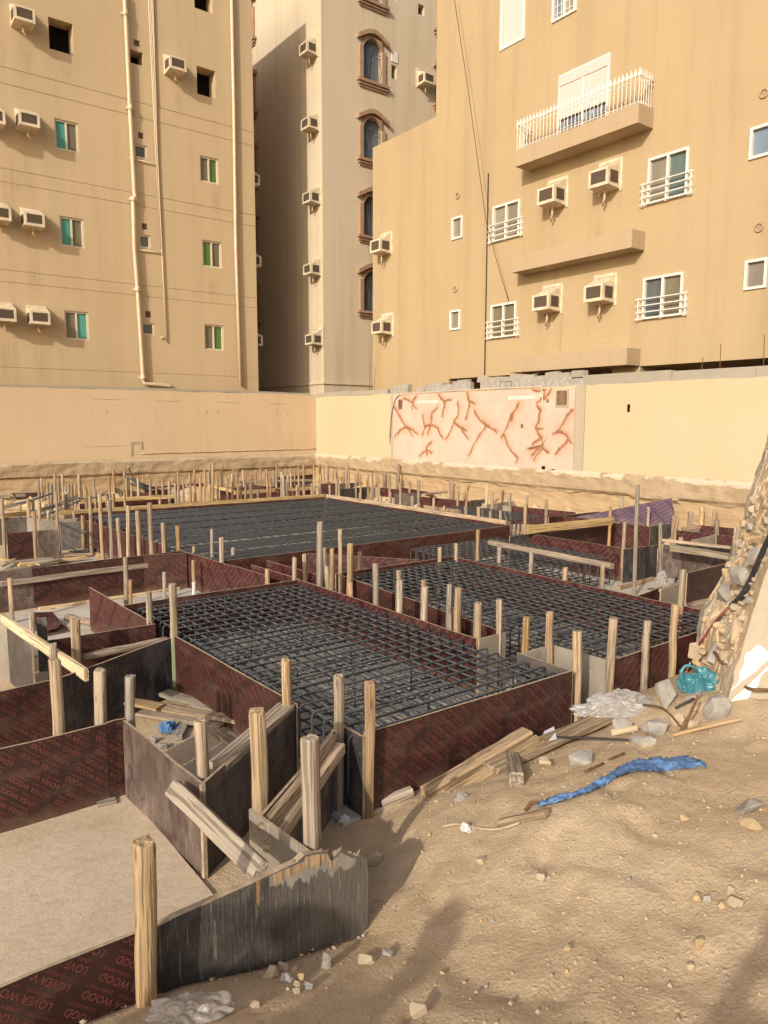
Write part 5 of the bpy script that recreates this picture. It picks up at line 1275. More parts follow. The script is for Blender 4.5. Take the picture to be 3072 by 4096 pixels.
for j in range(nzz+1):
    for i in range(ny+1):
        y = lerp(m0, m1, i/ny); z = lerp(mz0, mz1, j/nzz)
        jy = y+.035*noise.noise(V((y*6, z*6, 0)))+.02*noise.noise(V((y*17, z*17, 2))); jz = z+.03*noise.noise(V((y*6, z*6, 9)))+.02*noise.noise(V((y*17, z*17, 5))); best = 0
        for (a, b, w) in buck.get(int((y-m0)/.3), ()):
            dx, dz = b[0]-a[0], b[1]-a[1]; t = max(0, min(1, ((jy-a[0])*dx+(jz-a[1])*dz)/(dx*dx+dz*dz+1e-9)))
            d = math.hypot(jy-a[0]-dx*t, jz-a[1]-dz*t); sd = ((jy-a[0])*dz-(jz-a[1])*dx) > 0
            best = max(best, math.exp(-(d/(.021*w))**2)+.55*math.exp(-(d/((.115 if sd else .04)*w))**1.2))
        vs.append((WX-.035, y, z)); val.append(min(1, best))
fs = [(j*(ny+1)+i, j*(ny+1)+i+1, (j+1)*(ny+1)+i+1, (j+1)*(ny+1)+i) for j in range(nzz) for i in range(ny)]
ex = len(vs); mb = MB().add(vs, fs); bx = MB().box((WX-.034, m0, mz0), (WX+.01, m1, mz1)); mb.add(bx.v, bx.f); val += [0]*8
me = mb.mesh('mural_panel'); at = me.attributes.new('vein', 'FLOAT', 'POINT'); at.data.foreach_set('value', val)
o = link('mural_panel', me, ['mural_paint'], wr_); o['label'] = 'pink panel painted with branching rust brown veins'
mb = MB(); FW = Fr('x', WX)
FW.box(mb, m0-.28, m0-.01, .0, .03, 1.4, 3.44); FW.box(mb, m1+.01, m1+.10, .0, .035, 1.4, 3.42)
q = mb.obj('bare_strip', 'pale_leaf', wr_); rag(q.data, .01, 3, 3)
mb = MB(); FW.box(mb, m0, m1+.1, .0, .05, 1.33, 1.41); q = mb.obj('bottom_trim', 'pale_leaf', wr_)
for (x, y, w, h, n) in ((62, 140, .20, .30, 'wall_niche'), (832, 110, .32, .34, 'wall_niche'), (641, 243, .08, .10, 'wall_niche'), (763, 123, .07, .09, 'wall_niche')):
    u, z = mpx(x, y); mb = MB(); FW.box(mb, u-w/2, u+w/2, .033, .0375, z-h/2, z+h/2); q = mb.obj(n, 'niche_brown', wr_)
    if w > .2:
        f = MB()
        for a, b, c, d in ((u-w/2-.04, u-w/2, z-h/2-.04, z+h/2+.04), (u+w/2, u+w/2+.04, z-h/2-.04, z+h/2+.04), (u-w/2, u+w/2, z-h/2-.04, z-h/2), (u-w/2, u+w/2, z+h/2, z+h/2+.04)): FW.box(f, a, b, .033, .055, c, d)
        f.obj('niche_edge', 'stone_tan', q)
for (x0, y0, x1, y1) in ((142, 123, 242, 133), (575, 101, 707, 115)):
    a, b = mpx(x0, y0), mpx(x1, y1); mb = MB(); FW.box(mb, b[0], a[0], .034, .042, min(a[1], b[1]), max(a[1], b[1])); mb.obj('paint_patch', 'paint_faded', wr_)
cpts = [mpx(*q) for q in ((12, 300), (15, 180), (45, 105), (80, 88), (300, 75), (560, 62), (730, 55), (738, 62), (745, 150), (758, 230), (762, 300), (735, 330), (670, 348))]
MB().tube([V((WX-.06, a, b)) for a, b in cpts], .009, 6).obj('wall_cable', 'paint_faded', wr_)
cpts = [mpx(*q) for q in ((15, 330), (22, 200), (38, 120), (62, 92))]; MB().tube([V((WX-.065, a, b)) for a, b in cpts], .009, 5).obj('wall_cable', 'black_rubber', wr_)
# gouges, holes and the plaster ridge low on the side wall
FWL = Fr('y', WY)
mb = MB()
for (x0, y0, x1, y1) in ((375, 1596, 500, 1599), (625, 1602, 725, 1605), (860, 1608, 955, 1611), (1075, 1614, 1150, 1617), (335, 1788, 510, 1782)):
    a = FWL.px(x0, y0); b = FWL.px(x1, y1); N = 10
    pts = [FWL(lerp(a[0], b[0], i/N), .004, lerp(a[1], b[1], i/N)+.03*noise.noise(V((x0+i*1.7, 0, 0)))) for i in range(N+1)]
    mb.tube(pts, [.004+.012*abs(noise.noise(V((i*.9, x0, 0)))) for i in range(N+1)], 4)
for q in ((428, 1645), (828, 1650), (872, 1649), (855, 1693), (1109, 1651), (1150, 1655)):
    u, z = FWL.px(*q); FWL.box(mb, u-.03, u+.03, -.01, .004, z-.05, z+.05)
mb.obj('wall_scar', 'stone_tan', wl_)
mb = MB(); N = 40; a = FWL.px(560, 1815); b = FWL.px(1262, 1795)
mb.tube([FWL(lerp(a[0], b[0], i/N), .01, lerp(a[1], b[1], i/N)+.03*noise.noise(V((i*.7, 3, 0)))) for i in range(N+1)], .022, 5); mb.obj('wall_ridge', 'stone_tan', wl_)
mb = MB(); u, z = FWL.px(548, 1790); FWL.box(mb, u-.22, u-.15, 0, .02, z-.25, z+.18); FWL.box(mb, u+.1, u+.16, 0, .02, z-.05, z+.18); FWL.box(mb, u-.15, u+.1, 0, .019, z+.12, z+.18); mb.obj('pipe_mark', 'pale_leaf', wl_)
mb = MB()
for q in ((2335, 1625), (2515, 1630)):
    u, z = FW.px(*q); FW.box(mb, u-.035, u+.035, -.01, .006, z-.10, z+.07)
for q in ((2178, 1880), (2217, 1893)):
    u, z = FW.px(*q); FW.box(mb, u-.05, u+.05, -.01, .05, z-.13, z+.10)
mb.obj('hole_shade_block', 'void_shade', wr_)  # near-black blocks on the wall face, painted shade in place of hollows
# earth and old footing below the walls
def bankm(name, axis, c, u0, u1, ztop, m, label):
    F = Fr(axis, c); nu = int((u1-u0)/.09); nv = 22; vs = []; fs = []
    for j in range(nv+1):
        for i in range(nu+1):
            u = lerp(u0, u1, i/nu); z = lerp(-.1, ztop, j/nv)
            edge = .97+.06*noise.noise(V((u*.7, c, 2)))
            v = .04+(.0 if z < edge else .06)+.04*noise.noise(V((u*1.1, z*2.5, c)))+.03*noise.noise(V((u*4, z*7, c+3)))+(.16*(1-z/.9)**2 if z < .9 else 0)
            if j == nv: v = .02
            vs.append(F(u, v, z))
    fs = [(j*(nu+1)+i, j*(nu+1)+i+1, (j+1)*(nu+1)+i+1, (j+1)*(nu+1)+i) for j in range(nv) for i in range(nu)]
    o = MB().add(vs, fs, 0, False).obj(name, m); o['kind'] = 'structure'; o['label'] = label
bankm('earth_bank', 'y', WY, -14, WX, 1.42, 'bank_side', 'shadowed cut earth bank under the long side wall')
bankm('earth_bank', 'x', WX, -6, WY, 1.44, 'bank_sun', 'sunlit cut earth bank under the wall with the mural')
for i, (x, y0, y1) in enumerate(((1478, 1455, 1560), (1497, 1475, 1545), (2880, 1375, 1482), (3055, 1340, 1470), (2150, 1476, 1492), (2312, 1478, 1496), (2808, 1430, 1460))):
    b = px_(x, y1, WX+.1); t = px_(x+3, y0, WX+.1); 
    q = MB().tube([b-V((0, 0, .2)), t], .008, 5).obj('starter_bar', 'rust', wr_)
# ------------------------------------------------------------------ broken wall and rubble at the side
from mathutils.bvhtree import BVHTree
def ppl(x, y, p0, n):
    d = ray(x, y); E = V((0, 0, EYE)); return E + d*((V(p0)-E).dot(V(n))/d.dot(V(n)))
def resample(pts, n):
    L = [0]
    for a, b in zip(pts, pts[1:]): L.append(L[-1]+(b-a).length)
    out = []
    for i in range(n+1):
        s = L[-1]*i/n; k = 0
        while k < len(L)-2 and L[k+1] < s: k += 1
        out.append(pts[k].lerp(pts[k+1], (s-L[k])/(L[k+1]-L[k]+1e-9)))
    return out
bw = tag(empty('broken_wall', (5.6, 2.9, 0)), 'broken stub of an old wall, earth filled, cut open beside the footings', 'wall')
far = [py_(x, y, 3.40) for x, y in ((2738, 2860), (2752, 2780), (2770, 2700), (2785, 2560), (2800, 2450), (2842, 2380), (2902, 2280), (2935, 2200), (2968, 2100), (2990, 1990), (3022, 1900), (3058, 1800), (3076, 1740), (3130, 1610), (3260, 1470))]
NP0, NN = (5.15, 2.50, .5), (-.85, -.45, .25)
near = [ppl(x, y, NP0, NN) for x, y in ((2885, 2885), (2905, 2800), (2925, 2720), (2960, 2600), (3000, 2480), (3040, 2350), (3076, 2240), (3125, 2080), (3220, 1860), (3420, 1650))]
fa = resample(far, 70); na = resample(near, 70); NW = 36; vs = []
nrm = V((-.8, -.35, .45)).normalized()
for i, (a, b) in enumerate(zip(fa, na)):
    for j in range(NW+1):
        t = j/NW; p = a.lerp(b, t); e = math.sin(math.pi*t)
        p = p + nrm*(-.10*e + .10*noise.noise(p*3.5)*e + .07*abs(noise.noise(p*9))*min(1, e*2) + .04*noise.noise(p*19)*min(1, e*2) + .02*noise.noise(p*37)); vs.append(p)
fs = [(i*(NW+1)+j, i*(NW+1)+j+1, (i+1)*(NW+1)+j+1, (i+1)*(NW+1)+j) for i in range(70) for j in range(NW)]
core_bvh = BVHTree.FromPolygons([tuple(v) for v in vs], fs)
core_pts = [V(q) for q in vs]; nb = len(vs); off = V((1.3, .1, -.1))
edge = [j for j in range(NW+1)] + [i*(NW+1)+NW for i in range(1, 71)] + [70*(NW+1)+j for j in range(NW-1, -1, -1)] + [i*(NW+1) for i in range(69, 0, -1)]
bk = [vs[k]+off for k in edge]
fs2 = fs + [(edge[i], edge[(i+1) % len(edge)], nb+(i+1) % len(edge), nb+i) for i in range(len(edge))] + [tuple(range(nb+len(edge)-1, nb-1, -1))]
child(MB().add(vs+bk, fs2, 0, False).obj('rubble_core', 'rubble_earth'), bw)
def jag(pts, amp, seed, n):
    r = resample(pts, n); return [p + noise.noise_vector(p*5+V((seed, 0, 0)))*amp + noise.noise_vector(p*14+V((seed, 3, 0)))*amp*.5 for p in r]
def plate(outline, nvec, th, name, m, sub=.02):
    nvec = V(nvec).normalized(); mb = MB(); n = len(outline)
    q = [p-nvec*th for p in outline]; mb.add(outline+q, [tuple(range(n)), tuple(range(2*n-1, n-1, -1))]+[(i, (i+1) % n, (i+1) % n+n, i+n) for i in range(n)])
    return child(mb.obj(name, m), bw)
# far concrete leaf: a ragged wall slab, its broken edge turned to the viewer
jf = jag(far, .035, 2, 60); jn = jag([p+V((-.09, -.10, .05)) for p in far], .03, 5, 60); jt = [p+V((.17, -.30, .05)) for p in jag(far, .04, 9, 60)]
vs = jf+jn+jt; k = len(jf); fs = [(a*k+i, a*k+i+1, (a+1)*k+i+1, (a+1)*k+i) for a in (0, 1) for i in range(k-1)]
bx = [p+V((.35, .02, -.1)) for p in jf]; vs += bx; fs += [(3*k+i, 3*k+i+1, i+1, i) for i in range(k-1)]+[(2*k+i, 2*k+i+1, 3*k+i+1, 3*k+i) for i in range(k-1)]
child(MB().add(vs, fs).obj('concrete_leaf', 'raw_concrete'), bw)
ol = jag(near, .03, 4, 40) + [ppl(4300, 1560, NP0, NN), ppl(4300, 3150, NP0, NN), ppl(3060, 2905, NP0, NN)]
pl = plate(ol, NN, .16, 'plaster_leaf', 'pale_leaf')
wp_ = [(830, 545), (880, 560), (915, 600), (950, 640), (955, 720), (922, 745), (885, 765), (860, 800), (840, 870), (800, 900), (772, 950), (765, 1010), (768, 1060), (775, 1100), (755, 1095), (720, 1050), (670, 1010), (620, 970), (640, 880), (680, 860), (695, 820), (700, 760), (735, 690), (745, 610), (800, 590)]
wpts = jag([ppl(2600+x*.5127, 2300+y*.5127, V(NP0)+V(NN)*.008, NN) for x, y in wp_], .004, 1, 60)
mbp = MB(); n = len(wpts); q = [p-V(NN).normalized()*.012 for p in wpts]; mbp.add(wpts+q, [tuple(range(n))]+[(i, (i+1) % n, (i+1) % n+n, i+n) for i in range(n)])
w_ = mbp.obj('white_paint', 'white_paint'); w_.parent = pl
def hit(x, y, dz=0.):
    d = ray(x, y).normalized(); r = core_bvh.ray_cast(V((0, 0, EYE)), d)
    p = pt(x, y)
    if r[0] is not None and r[3] < (p-V((0, 0, EYE))).length: p = r[0]
    return p+V((0, 0, dz))
def hull(seed, sx_=1, sy_=1, sz_=1, n=15, boxy=.6):
    rnd = random.Random(seed); bm = bmesh.new()
    for i in range(n):
        v = V((rnd.uniform(-1, 1), rnd.uniform(-1, 1), rnd.uniform(-1, 1)))
        m = max(abs(c) for c in v); v = v*(boxy/m+(1-boxy)/v.length)*rnd.uniform(.8, 1)
        bm.verts.new((v.x*sx_, v.y*sy_, v.z*sz_))
    bmesh.ops.convex_hull(bm, input=bm.verts)
    bmesh.ops.delete(bm, geom=[v for v in bm.verts if not v.link_faces], context='VERTS')
    bmesh.ops.bevel(bm, geom=bm.edges[:], offset=.06*min(sx_, sy_, sz_), segments=1, affect='EDGES')
    bmesh.ops.subdivide_edges(bm, edges=bm.edges[:], cuts=1, use_grid_fill=True)
    for v in bm.verts: v.co += noise.noise_vector(v.co/max(sx_, sz_)*2.3+V((seed, 0, 0)))*.06*min(sx_, sy_, sz_)
    me = bpy.data.meshes.new('stone'); bm.to_mesh(me); bm.free(); return me
def stone(x, y, wpx, hpx, m, label, name='stone', cat='stone', group='loose stones on the sand', on=None, sink=.35, boxy=.6, deep=.8):
    P = (on or pt)(x, y+hpx*.25); D = (P-V((0, 0, EYE))).dot(FWD); w = wpx/FOC*D/2; h = hpx/FOC*D/2
    o = link(name, hull(int(x+y), w, w*deep, h, 15, boxy), [m]); o.location = P+V((0, 0, h*(1-sink*1.2))); o.rotation_euler = (0, 0, math.atan2(RGT.y, RGT.x)+.3*math.sin(x))
    tag(o, label, cat, group); return o
RK = [(1086, 3893, 74, 66, 'stone_tan', 'brown tan lump beside the dark board, largest of its little heap'), (1136, 3869, 42, 52, 'stone_tan', 'upright brown stone behind the grey slab stone'), (1148, 3920, 64, 46, 'block_gray', 'smooth lilac grey slab stone in the heap by the broken board'), (1177, 3876, 34, 20, 'stone_tan', 'flat pebble against the foot of the broken board'),
      (1200, 3908, 44, 34, 'stone_yellow', 'yellowish stone right of the grey slab stone'), (1187, 3940, 36, 28, 'stone_tan', 'small round stone below the yellowish one'), (1185, 3966, 36, 26, 'stone_tan', 'lowest small stone of the heap by the broken board'), (1228, 3948, 58, 34, 'block_gray', 'wide grey stone at the edge of the small heap'),
      (1298, 3850, 72, 66, 'block_gray', 'grey flat fragment leaning by the end of the broken board'), (1467, 3835, 84, 56, 'stone_tan', 'half buried grey slab beyond the broken board end'), (1018, 4016, 56, 42, 'stone_tan', 'squarish stone alone in the shaded foreground sand'), (1494, 3440, 74, 78, 'stone_tan', 'brown rough rock in the shadow past the broken board'),
      (1551, 3811, 54, 56, 'block_gray', 'smooth blue grey pebble in the shaded sand'), (1674, 4043, 78, 100, 'stone_tan', 'big pale boulder at the lower edge of the sand'), (1927, 3442, 62, 36, 'stone_tan', 'flat pale stone on the open sand below the wood sliver'), (2165, 3507, 48, 34, 'pale_leaf', 'white chalky stone on the open sand'),
      (2269, 3797, 36, 28, 'stone_yellow', 'yellow round stone in the middle of the sand'), (2619, 3346, 30, 24, 'stone_tan', 'small tan stone above the middle of the sand slope'), (2788, 3594, 38, 40, 'stone_yellow', 'pale stone, one of a close pair on the sand'), (2826, 3596, 36, 34, 'block_gray', 'grey stone, partner of the pale stone in a close pair'),
      (2918, 3565, 48, 40, 'stone_tan', 'stone topping the flat cluster near the edge'), (2942, 3613, 66, 44, 'stone_tan', 'widest slab of the flat cluster near the edge'), (2884, 3623, 32, 34, 'stone_yellow', 'reddish yellow stone beside the flat cluster'), (2793, 3782, 52, 50, 'stone_yellow', 'angular yellow stone casting a small shadow low on the slope'),
      (2759, 3869, 34, 34, 'stone_tan', 'half sunk stone low on the slope'), (2740, 3276, 50, 42, 'stone_yellow', 'blocky yellow stone below the blue cloth'), (3000, 3235, 120, 70, 'block_gray', 'large concrete lump half buried at the picture edge'), (3000, 3300, 90, 40, 'stone_yellow', 'yellow stone under the large concrete lump'),
      (2323, 3040, 110, 60, 'block_gray', 'broken grey concrete chunk below the black steel rod'), (2180, 3050, 60, 40, 'stone_tan', 'clod by the end of the long plank')]
for a in RK: stone(*a)

RB_ = [(2664, 2790, 92, 150, 'block_gray', 'tall concrete lump standing left of the blue bag'), (2629, 2915, 120, 80, 'block_gray', 'grey concrete lump under the thin rusty rod'), (2489, 2905, 80, 66, 'block_gray', 'smooth grey block chunk behind the yellow wood bit'), (2868, 2840, 112, 120, 'block_gray', 'pale pitted concrete chunk below the blue bag'),
       (2783, 2790, 96, 40, 'block_gray', 'flat slab fragment tucked under the blue bag'), (2790, 2828, 64, 44, 'stone_tan', 'rough fragment between the flat slab and the pale chunk'), (2705, 2880, 60, 60, 'stone_tan', 'earthy clod between the crossed rusty rods'), (2770, 2900, 50, 66, 'stone_tan', 'tan wedge of stone beside the upright rusty rod'),
       (2575, 2960, 120, 60, 'block_gray', 'long half buried concrete slab by the pale lath')]
for a in RB_: stone(*a, group='rubble at the broken wall', on=hit)
for a in [(2905, 2367, 130, 84, 'block_gray', 'square grey block set high in the broken wall'), (2985, 2292, 124, 86, 'block_gray', 'tilted grey block beside the black cable'), (2911, 2290, 44, 50, 'stone_yellow', 'yellow angular stone above the square grey block'), (2857, 2602, 62, 104, 'block_gray', 'thin upright slab in the earth filling'), (2905, 2608, 64, 60, 'stone_tan', 'rounded block fragment by the thin upright slab'),
          (2870, 2497, 40, 36, 'stone_yellow', 'small yellow stone under the coloured wires'), (2890, 2505, 34, 40, 'stone_tan', 'tan stone touching the small yellow stone'), (2950, 2505, 70, 120, 'stone_tan', 'long tan fragment along the plaster edge'), (2800, 2600, 96, 90, 'stone_tan', 'crumbly lump at the foot of the ragged edge'),
          (2985, 2140, 50, 40, 'stone_yellow', 'yellow stone near the top of the filling'), (3030, 2150, 60, 44, 'stone_yellow', 'flat yellow stone lying at the top of the slope'), (3010, 2190, 56, 36, 'stone_tan', 'flat tan stone below the yellow ones'), (2965, 2180, 40, 30, 'block_gray', 'grey chip beside the ragged edge'), (3050, 2100, 66, 40, 'stone_tan', 'earthy slab piece highest in the filling'), (3035, 2215, 96, 84, 'block_gray', 'grey block by the picture edge above the cable'), (2820, 2470, 40, 30, 'stone_tan', 'small fragment sitting on the ragged edge')]:
    stone(*a, group='stones in the broken wall', on=hit, sink=.6, boxy=.85)
rnd = random.Random(31); mb = MB(); HV = [hull(500+i, 1, rnd.uniform(.6, 1), rnd.uniform(.5, .9), 13, .6) for i in range(8)]
for i in range(520):
    a = rnd.randint(0, 68); b = rnd.randint(2, NW-3); P = core_pts[a*(NW+1)+b]; Q = core_pts[(a+1)*(NW+1)+b+1]; p = P.lerp(Q, rnd.random()); r = .010+.05*rnd.random()**2.2
    if noise.noise(p*2.2) < -.25+rnd.uniform(-.25, .25): continue
    me = HV[i % 8]; Rm = Matrix.Rotation(rnd.uniform(0, 6.28), 3, 'Z') @ Matrix.Rotation(rnd.uniform(-.9, .9), 3, 'X')
    mb.add([p+nrm*(r*.15)+(Rm @ v.co)*r for v in me.vertices], [tuple(f.vertices) for f in me.polygons], rnd.choice([0, 1, 1, 1, 2]))
q = child(mb.obj('rubble', ['stone_yellow', 'stone_tan', 'block_gray']), bw); q['kind'] = 'stuff'
def hitline(pts, dz=.02): return [hit(x, y, dz) for x, y in pts]
def smooth(pts, n=4):
    out = []; P = [pts[0]]+list(pts)+[pts[-1]]
    for i in range(1, len(P)-2):
        for k in range(n):
            t = k/n; a, b, c, d = P[i-1], P[i], P[i+1], P[i+2]
            out.append(.5*((2*b)+(c-a)*t+(2*a-5*b+4*c-d)*t*t+(3*b-a-3*c+d)*t**3))
    out.append(P[-2]); return out
cb = hitline([(3110, 2120), (3072, 2190), (3040, 2260), (3005, 2340), (2965, 2410), (2925, 2448)], .05)
t = MB().tube(smooth(cb), .026, 8).obj('black_cable', 'black_rubber'); tag(t, 'thick black cable running down the broken wall, its wires bared', 'cable')
for i, m in enumerate(('red_wire', 'yellow_wire', 'black_rubber', 'paper')):
    w = [V(p)+V((.012*(i-1.5), .0, .03+.012*i)) for p in [cb[-1]-V((0, 0, .03))]+hitline([(2880, 2490), (2835, 2545), (2790, 2610), (2765, 2650), (2752, 2700)], .02)]
    MB().tube(smooth(w), .007, 5).obj('bared_wire', m, t)
def rod(pts, r, m, label, cat='steel rod', name='steel_rod'):
    return tag(MB().tube(smooth([V(p) for p in pts]), r, 6).obj(name, m), label, cat, 'loose steel rods')
H0 = [hit(2750, 2742, .02), hit(2790, 2712, .14), hit(2842, 2700, .20), hit(2880, 2722, .16), hit(2930, 2745, .09)]
e1_ = ppl(2990, 2752, V(NP0)+V(NN)*.06, NN); e2_ = ppl(3072, 2760, V(NP0)+V(NN)*.09, NN); e3_ = ppl(3200, 2768, V(NP0)+V(NN)*.12, NN)
rod(H0+[e1_, e2_, e3_], .0115, 'rust', 'rusty bent steel rod arching over the blue bag')
rod([hit(2573, 2845, .05), hit(2650, 2885, .10), hit(2720, 2927, .04)], .008, 'rust', 'thin rusty rod slanting across the grey concrete lump')
rod([hit(2718, 2935, .0), hit(2718, 2935, .0)+V((.03, -.05, .14)), hit(2718, 2935, .0)+V((.05, -.09, .29))], .010, 'rust', 'short rusty rod standing up among the rubble')
rod([hit(2700, 2850, .03), hit(2775, 2815, .04)], .010, 'iron_black', 'dark rod lying under the rubble chunks')
rod([pt(2205, 2995, .09), pt(2350, 2990, .07), pt(2512, 2982, .04)], .009, 'iron_black', 'straight black steel rod lying above the sand')
rod([pt(2436, 3047, .015), pt(2496, 3025, .02)], .008, 'rust', 'short bit of rod near the grey concrete chunk')
rod([pt(2340, 3095, .015), pt(2412, 3066, .02)], .008, 'rust', 'another short rod, nearer the blue cloth')
rod([pt(1765, 3322, .02), pt(1830, 3310, .02), pt(1930, 3328, .015), pt(2000, 3325, .01), pt(2080, 3300, .01)], .007, 'stone_tan', 'dusty wire along the sand below the offcut')
rod([pt(2100, 3255, .02), pt(2125, 3238, .04), pt(2150, 3232, .03)], .010, 'rust', 'curved wire end poking from the blue cloth')
# timber on the sand
P, Q = pt(1672, 3170), pt(2120, 2945)
P = V((3.06, 3.53, .10)); Q = py_(2112, 2938, 3.52)
beam(P+V((0, .02, .01)), Q, .11, .10, 'timber', 'heavy split timber leaning along the clear worded board, upper half', name='timber_plank', cat='plank', rnd_=.008)
beam(P+V((.02, -.10, -.02)), Q+V((.03, -.10, -.035)), .105, .09, 'timber', 'heavy split timber leaning along the clear worded board, lower half', name='timber_plank', cat='plank', rnd_=.009)
beam(pt(2037, 3020, .06), pt(2066, 3145, .045), .09, .09, 'timber_grey', 'short squared offcut with a fresh sawn end, lying on the sand', name='timber_plank', cat='plank')
beam(pt(1960, 3100, .05), pt(2440, 2885, .05), .15, .045, 'timber', 'broad sandy plank lying before the clear worded board', name='timber_plank', cat='plank', rnd_=.01)
beam(pt(1999, 3308, .015), pt(2190, 3270, .02), .05, .035, 'timber', 'weathered wood sliver on the open sand', name='timber_plank', cat='plank', rnd_=.008)
beam(pt(2691, 2948, .02), pt(2961, 2893, .03), .035, .02, 'timber', 'long pale lath at the foot of the rubble', name='timber_plank', cat='plank')
beam(pt(2443, 2948, .03), pt(2547, 2928, .03), .035, .035, 'timber_new', 'short yellow wood bit before the grey block chunk', name='timber_plank', cat='plank')
beam(pt(1525, 3230, .03), pt(1650, 3185, .04), .06, .06, 'timber', 'buried timber corner at the foot of the clear worded board', name='timber_plank', cat='plank')
tag(sheet([pt(2160, 3015, .09), pt(2225, 3000, .09), pt(2215, 2970, .12), pt(2175, 2985, .12)], None, 'paper', 'paper_scrap', .004), 'white and blue paper scrap on the plank and rod', 'scrap', 'litter')
# blue cloth, bags, plastic
sp_ = [(2146, 3234, 12), (2200, 3216, 18), (2272, 3197, 22), (2344, 3168, 28), (2417, 3134, 40), (2474, 3098, 46), (2523, 3076, 54), (2580, 3066, 62), (2648, 3066, 70), (2706, 3062, 68), (2754, 3060, 58), (2798, 3060, 38), (2824, 3078, 12)]
vs = []; NA = 120; NC = 12
for i in range(NA+1):
    s = i/NA*(len(sp_)-1); k = min(len(sp_)-2, int(s)); f = s-k; x, y, w = [lerp(sp_[k][q], sp_[k+1][q], f) for q in range(3)]; w *= .8
    for j in range(NC+1):
        t = j/NC-.5; p = pt(x+3*noise.noise(V((i*.3, j, 0))), y+t*w*(1+.35*noise.noise(V((i*.5, 2 if t > 0 else 7, 0))))+5*noise.noise(V((i*.15, 1, 1))))
        p.z += .010+.022*(1-(2*t)**2)*(.6+.8*noise.noise(V((i*.09, j*.25, 1))))+.016*abs(noise.noise(V((i*.10+j*.4, j*.7, 4))))+.008*noise.noise(V((i*.4, j*1.4, 6))); vs.append(p)
fs = [(i*(NC+1)+j, i*(NC+1)+j+1, (i+1)*(NC+1)+j+1, (i+1)*(NC+1)+j) for i in range(NA) for j in range(NC)]
tag(MB().add(vs, fs, 0, True).obj('cloth_strip', 'blue_cloth'), 'torn blue cloth strip stretched across the sand', 'cloth')
def blob(name, C, rx, ry, rz, m, label, cat, seed, amp=.25, flat=True, fold=3.2, n=44):
    vs = []; fs = []
    for i in range(n+1):
        th = math.pi*i/n*(.52 if flat else .9)
        for j in range(2*n):
            a = 2*math.pi*j/(2*n); d = V((math.sin(th)*math.cos(a), math.sin(th)*math.sin(a), math.cos(th)))
            e = V((d.x*.7+d.z*.4, d.y, d.z*.8-d.x*.3))+noise.noise_vector(d*1.5)*.25; f1 = noise.voronoi(e*fold*.62+V((seed, 2, 0)))[0]; f2 = noise.voronoi(e*fold*1.35+V((0, seed, 5)))[0]
            k = 1-amp*.5+amp*.8*noise.noise(d*1.1+V((seed, 0, 0)))+amp*.75*min(1, (f1[1]-f1[0])*1.3)+amp*.32*min(1, (f2[1]-f2[0])*1.4)
            vs.append((d.x*rx*k, d.y*ry*k, max(d.z*rz*k, -.02)))
    w = 2*n; fs = [(i*w+j, i*w+(j+1) % w, (i+1)*w+(j+1) % w, (i+1)*w+j) for i in range(n) for j in range(w)]
    o = MB().add(vs, fs, 0, True).obj(name, m); o.location = C; o.rotation_euler = (0, 0, math.atan2(RGT.y, RGT.x)); tag(o, label, cat, 'litter'); return o
P = hit(2812, 2755, .0); b_ = blob('plastic_bag', P+V((-.05, -.02, .0)), .175, .12, .19, 'blue_bag', 'blue translucent plastic bag wedged in the rubble', 'bag', 3, .42, True, 2.6)
mb = MB(); q = smooth([V((-.15, 0, .07)), V((-.185, -.02, .15)), V((-.15, -.03, .215)), V((-.08, -.03, .20)), V((-.05, 0, .16))])
mb.tube(q, [.012+.012*abs(noise.noise(V((i*.5, 1, 0)))) for i in range(len(q))], 7)
h_ = mb.obj('handle', 'blue_bag', b_)
P = pt(2500, 2872); blob('plastic_sheet', P+V((.08, .1, -.01)), .37, .18, .17, 'plastic_sheet', 'clear crumpled plastic sheet heaped against the pale grey board', 'plastic sheet', 8, .34, True, 3.4, 60)
P = pt(760, 4075); blob('plastic_sheet', P, .15, .10, .075, 'dusty_sheet', 'dusty clear plastic at the lower edge beside the nearest post', 'plastic sheet', 12, .4, True, 3.2)
P = pz(2645, 2335, 0); blob('plastic_bag', P, .10, .08, .20, 'plastic_sheet', 'small clear bag on the pale floor behind the tall thin pole', 'bag', 5, .5, True, 4)
P = pz(676, 2920, .03); blob('cloth_rag', P, .085, .07, .07, 'blue_cloth', 'crumpled blue rag in the trench by the grey offcut', 'rag', 6, .7, True, 5)
P = pz(1378, 3285, .01); blob('paper_cup', P, .035, .03, .045, 'paper', 'white crushed scrap at the foot of the tall post', 'scrap', 4, .5, True, 3)
P = pt(1845, 3198); blob('plastic_scrap', P, .05, .035, .04, 'plastic_sheet', 'clear plastic scrap on sand below the heavy timber', 'scrap', 2, .5, True, 3)
P = pt(1876, 3322); blob('paper_scrap', P, .05, .04, .035, 'clear_bag', 'crumpled white scrap half buried on the dusty wire', 'scrap', 21, .6, True, 4)
P = pt(2165, 2230); 
for x, y, lab in ((608, 2965, 'white aerated block bit with a hollow in the plank trench'), (652, 2985, 'white aerated block bit, solid one in the plank trench')):
    o = link('block_bit', hull(x, .05, .04, .03, 16, .9), ['block_gray']); o.location = pz(x, y, .02); tag(o, lab, 'block', 'block bits')
P = pz(393, 2222, .05); o = link('stone', hull(17, .06, .05, .05, 15), ['stone_yellow']); o.location = P; tag(o, 'yellow lump on the scrap heap by the steel tangle', 'stone', 'loose stones on the sand')
blob('cloth_rag', pz(2165, 1982, .62), .14, .10, .10, 'blue_cloth', 'blue scrap behind the pale grey boards under the mural', 'rag', 11, .6, True, 4)
blob('wire_coil', pz(2680, 1925, .55), .16, .12, .12, 'stone_tan', 'pale green scrap behind the purple sheet', 'rag', 13, .6, True, 4)
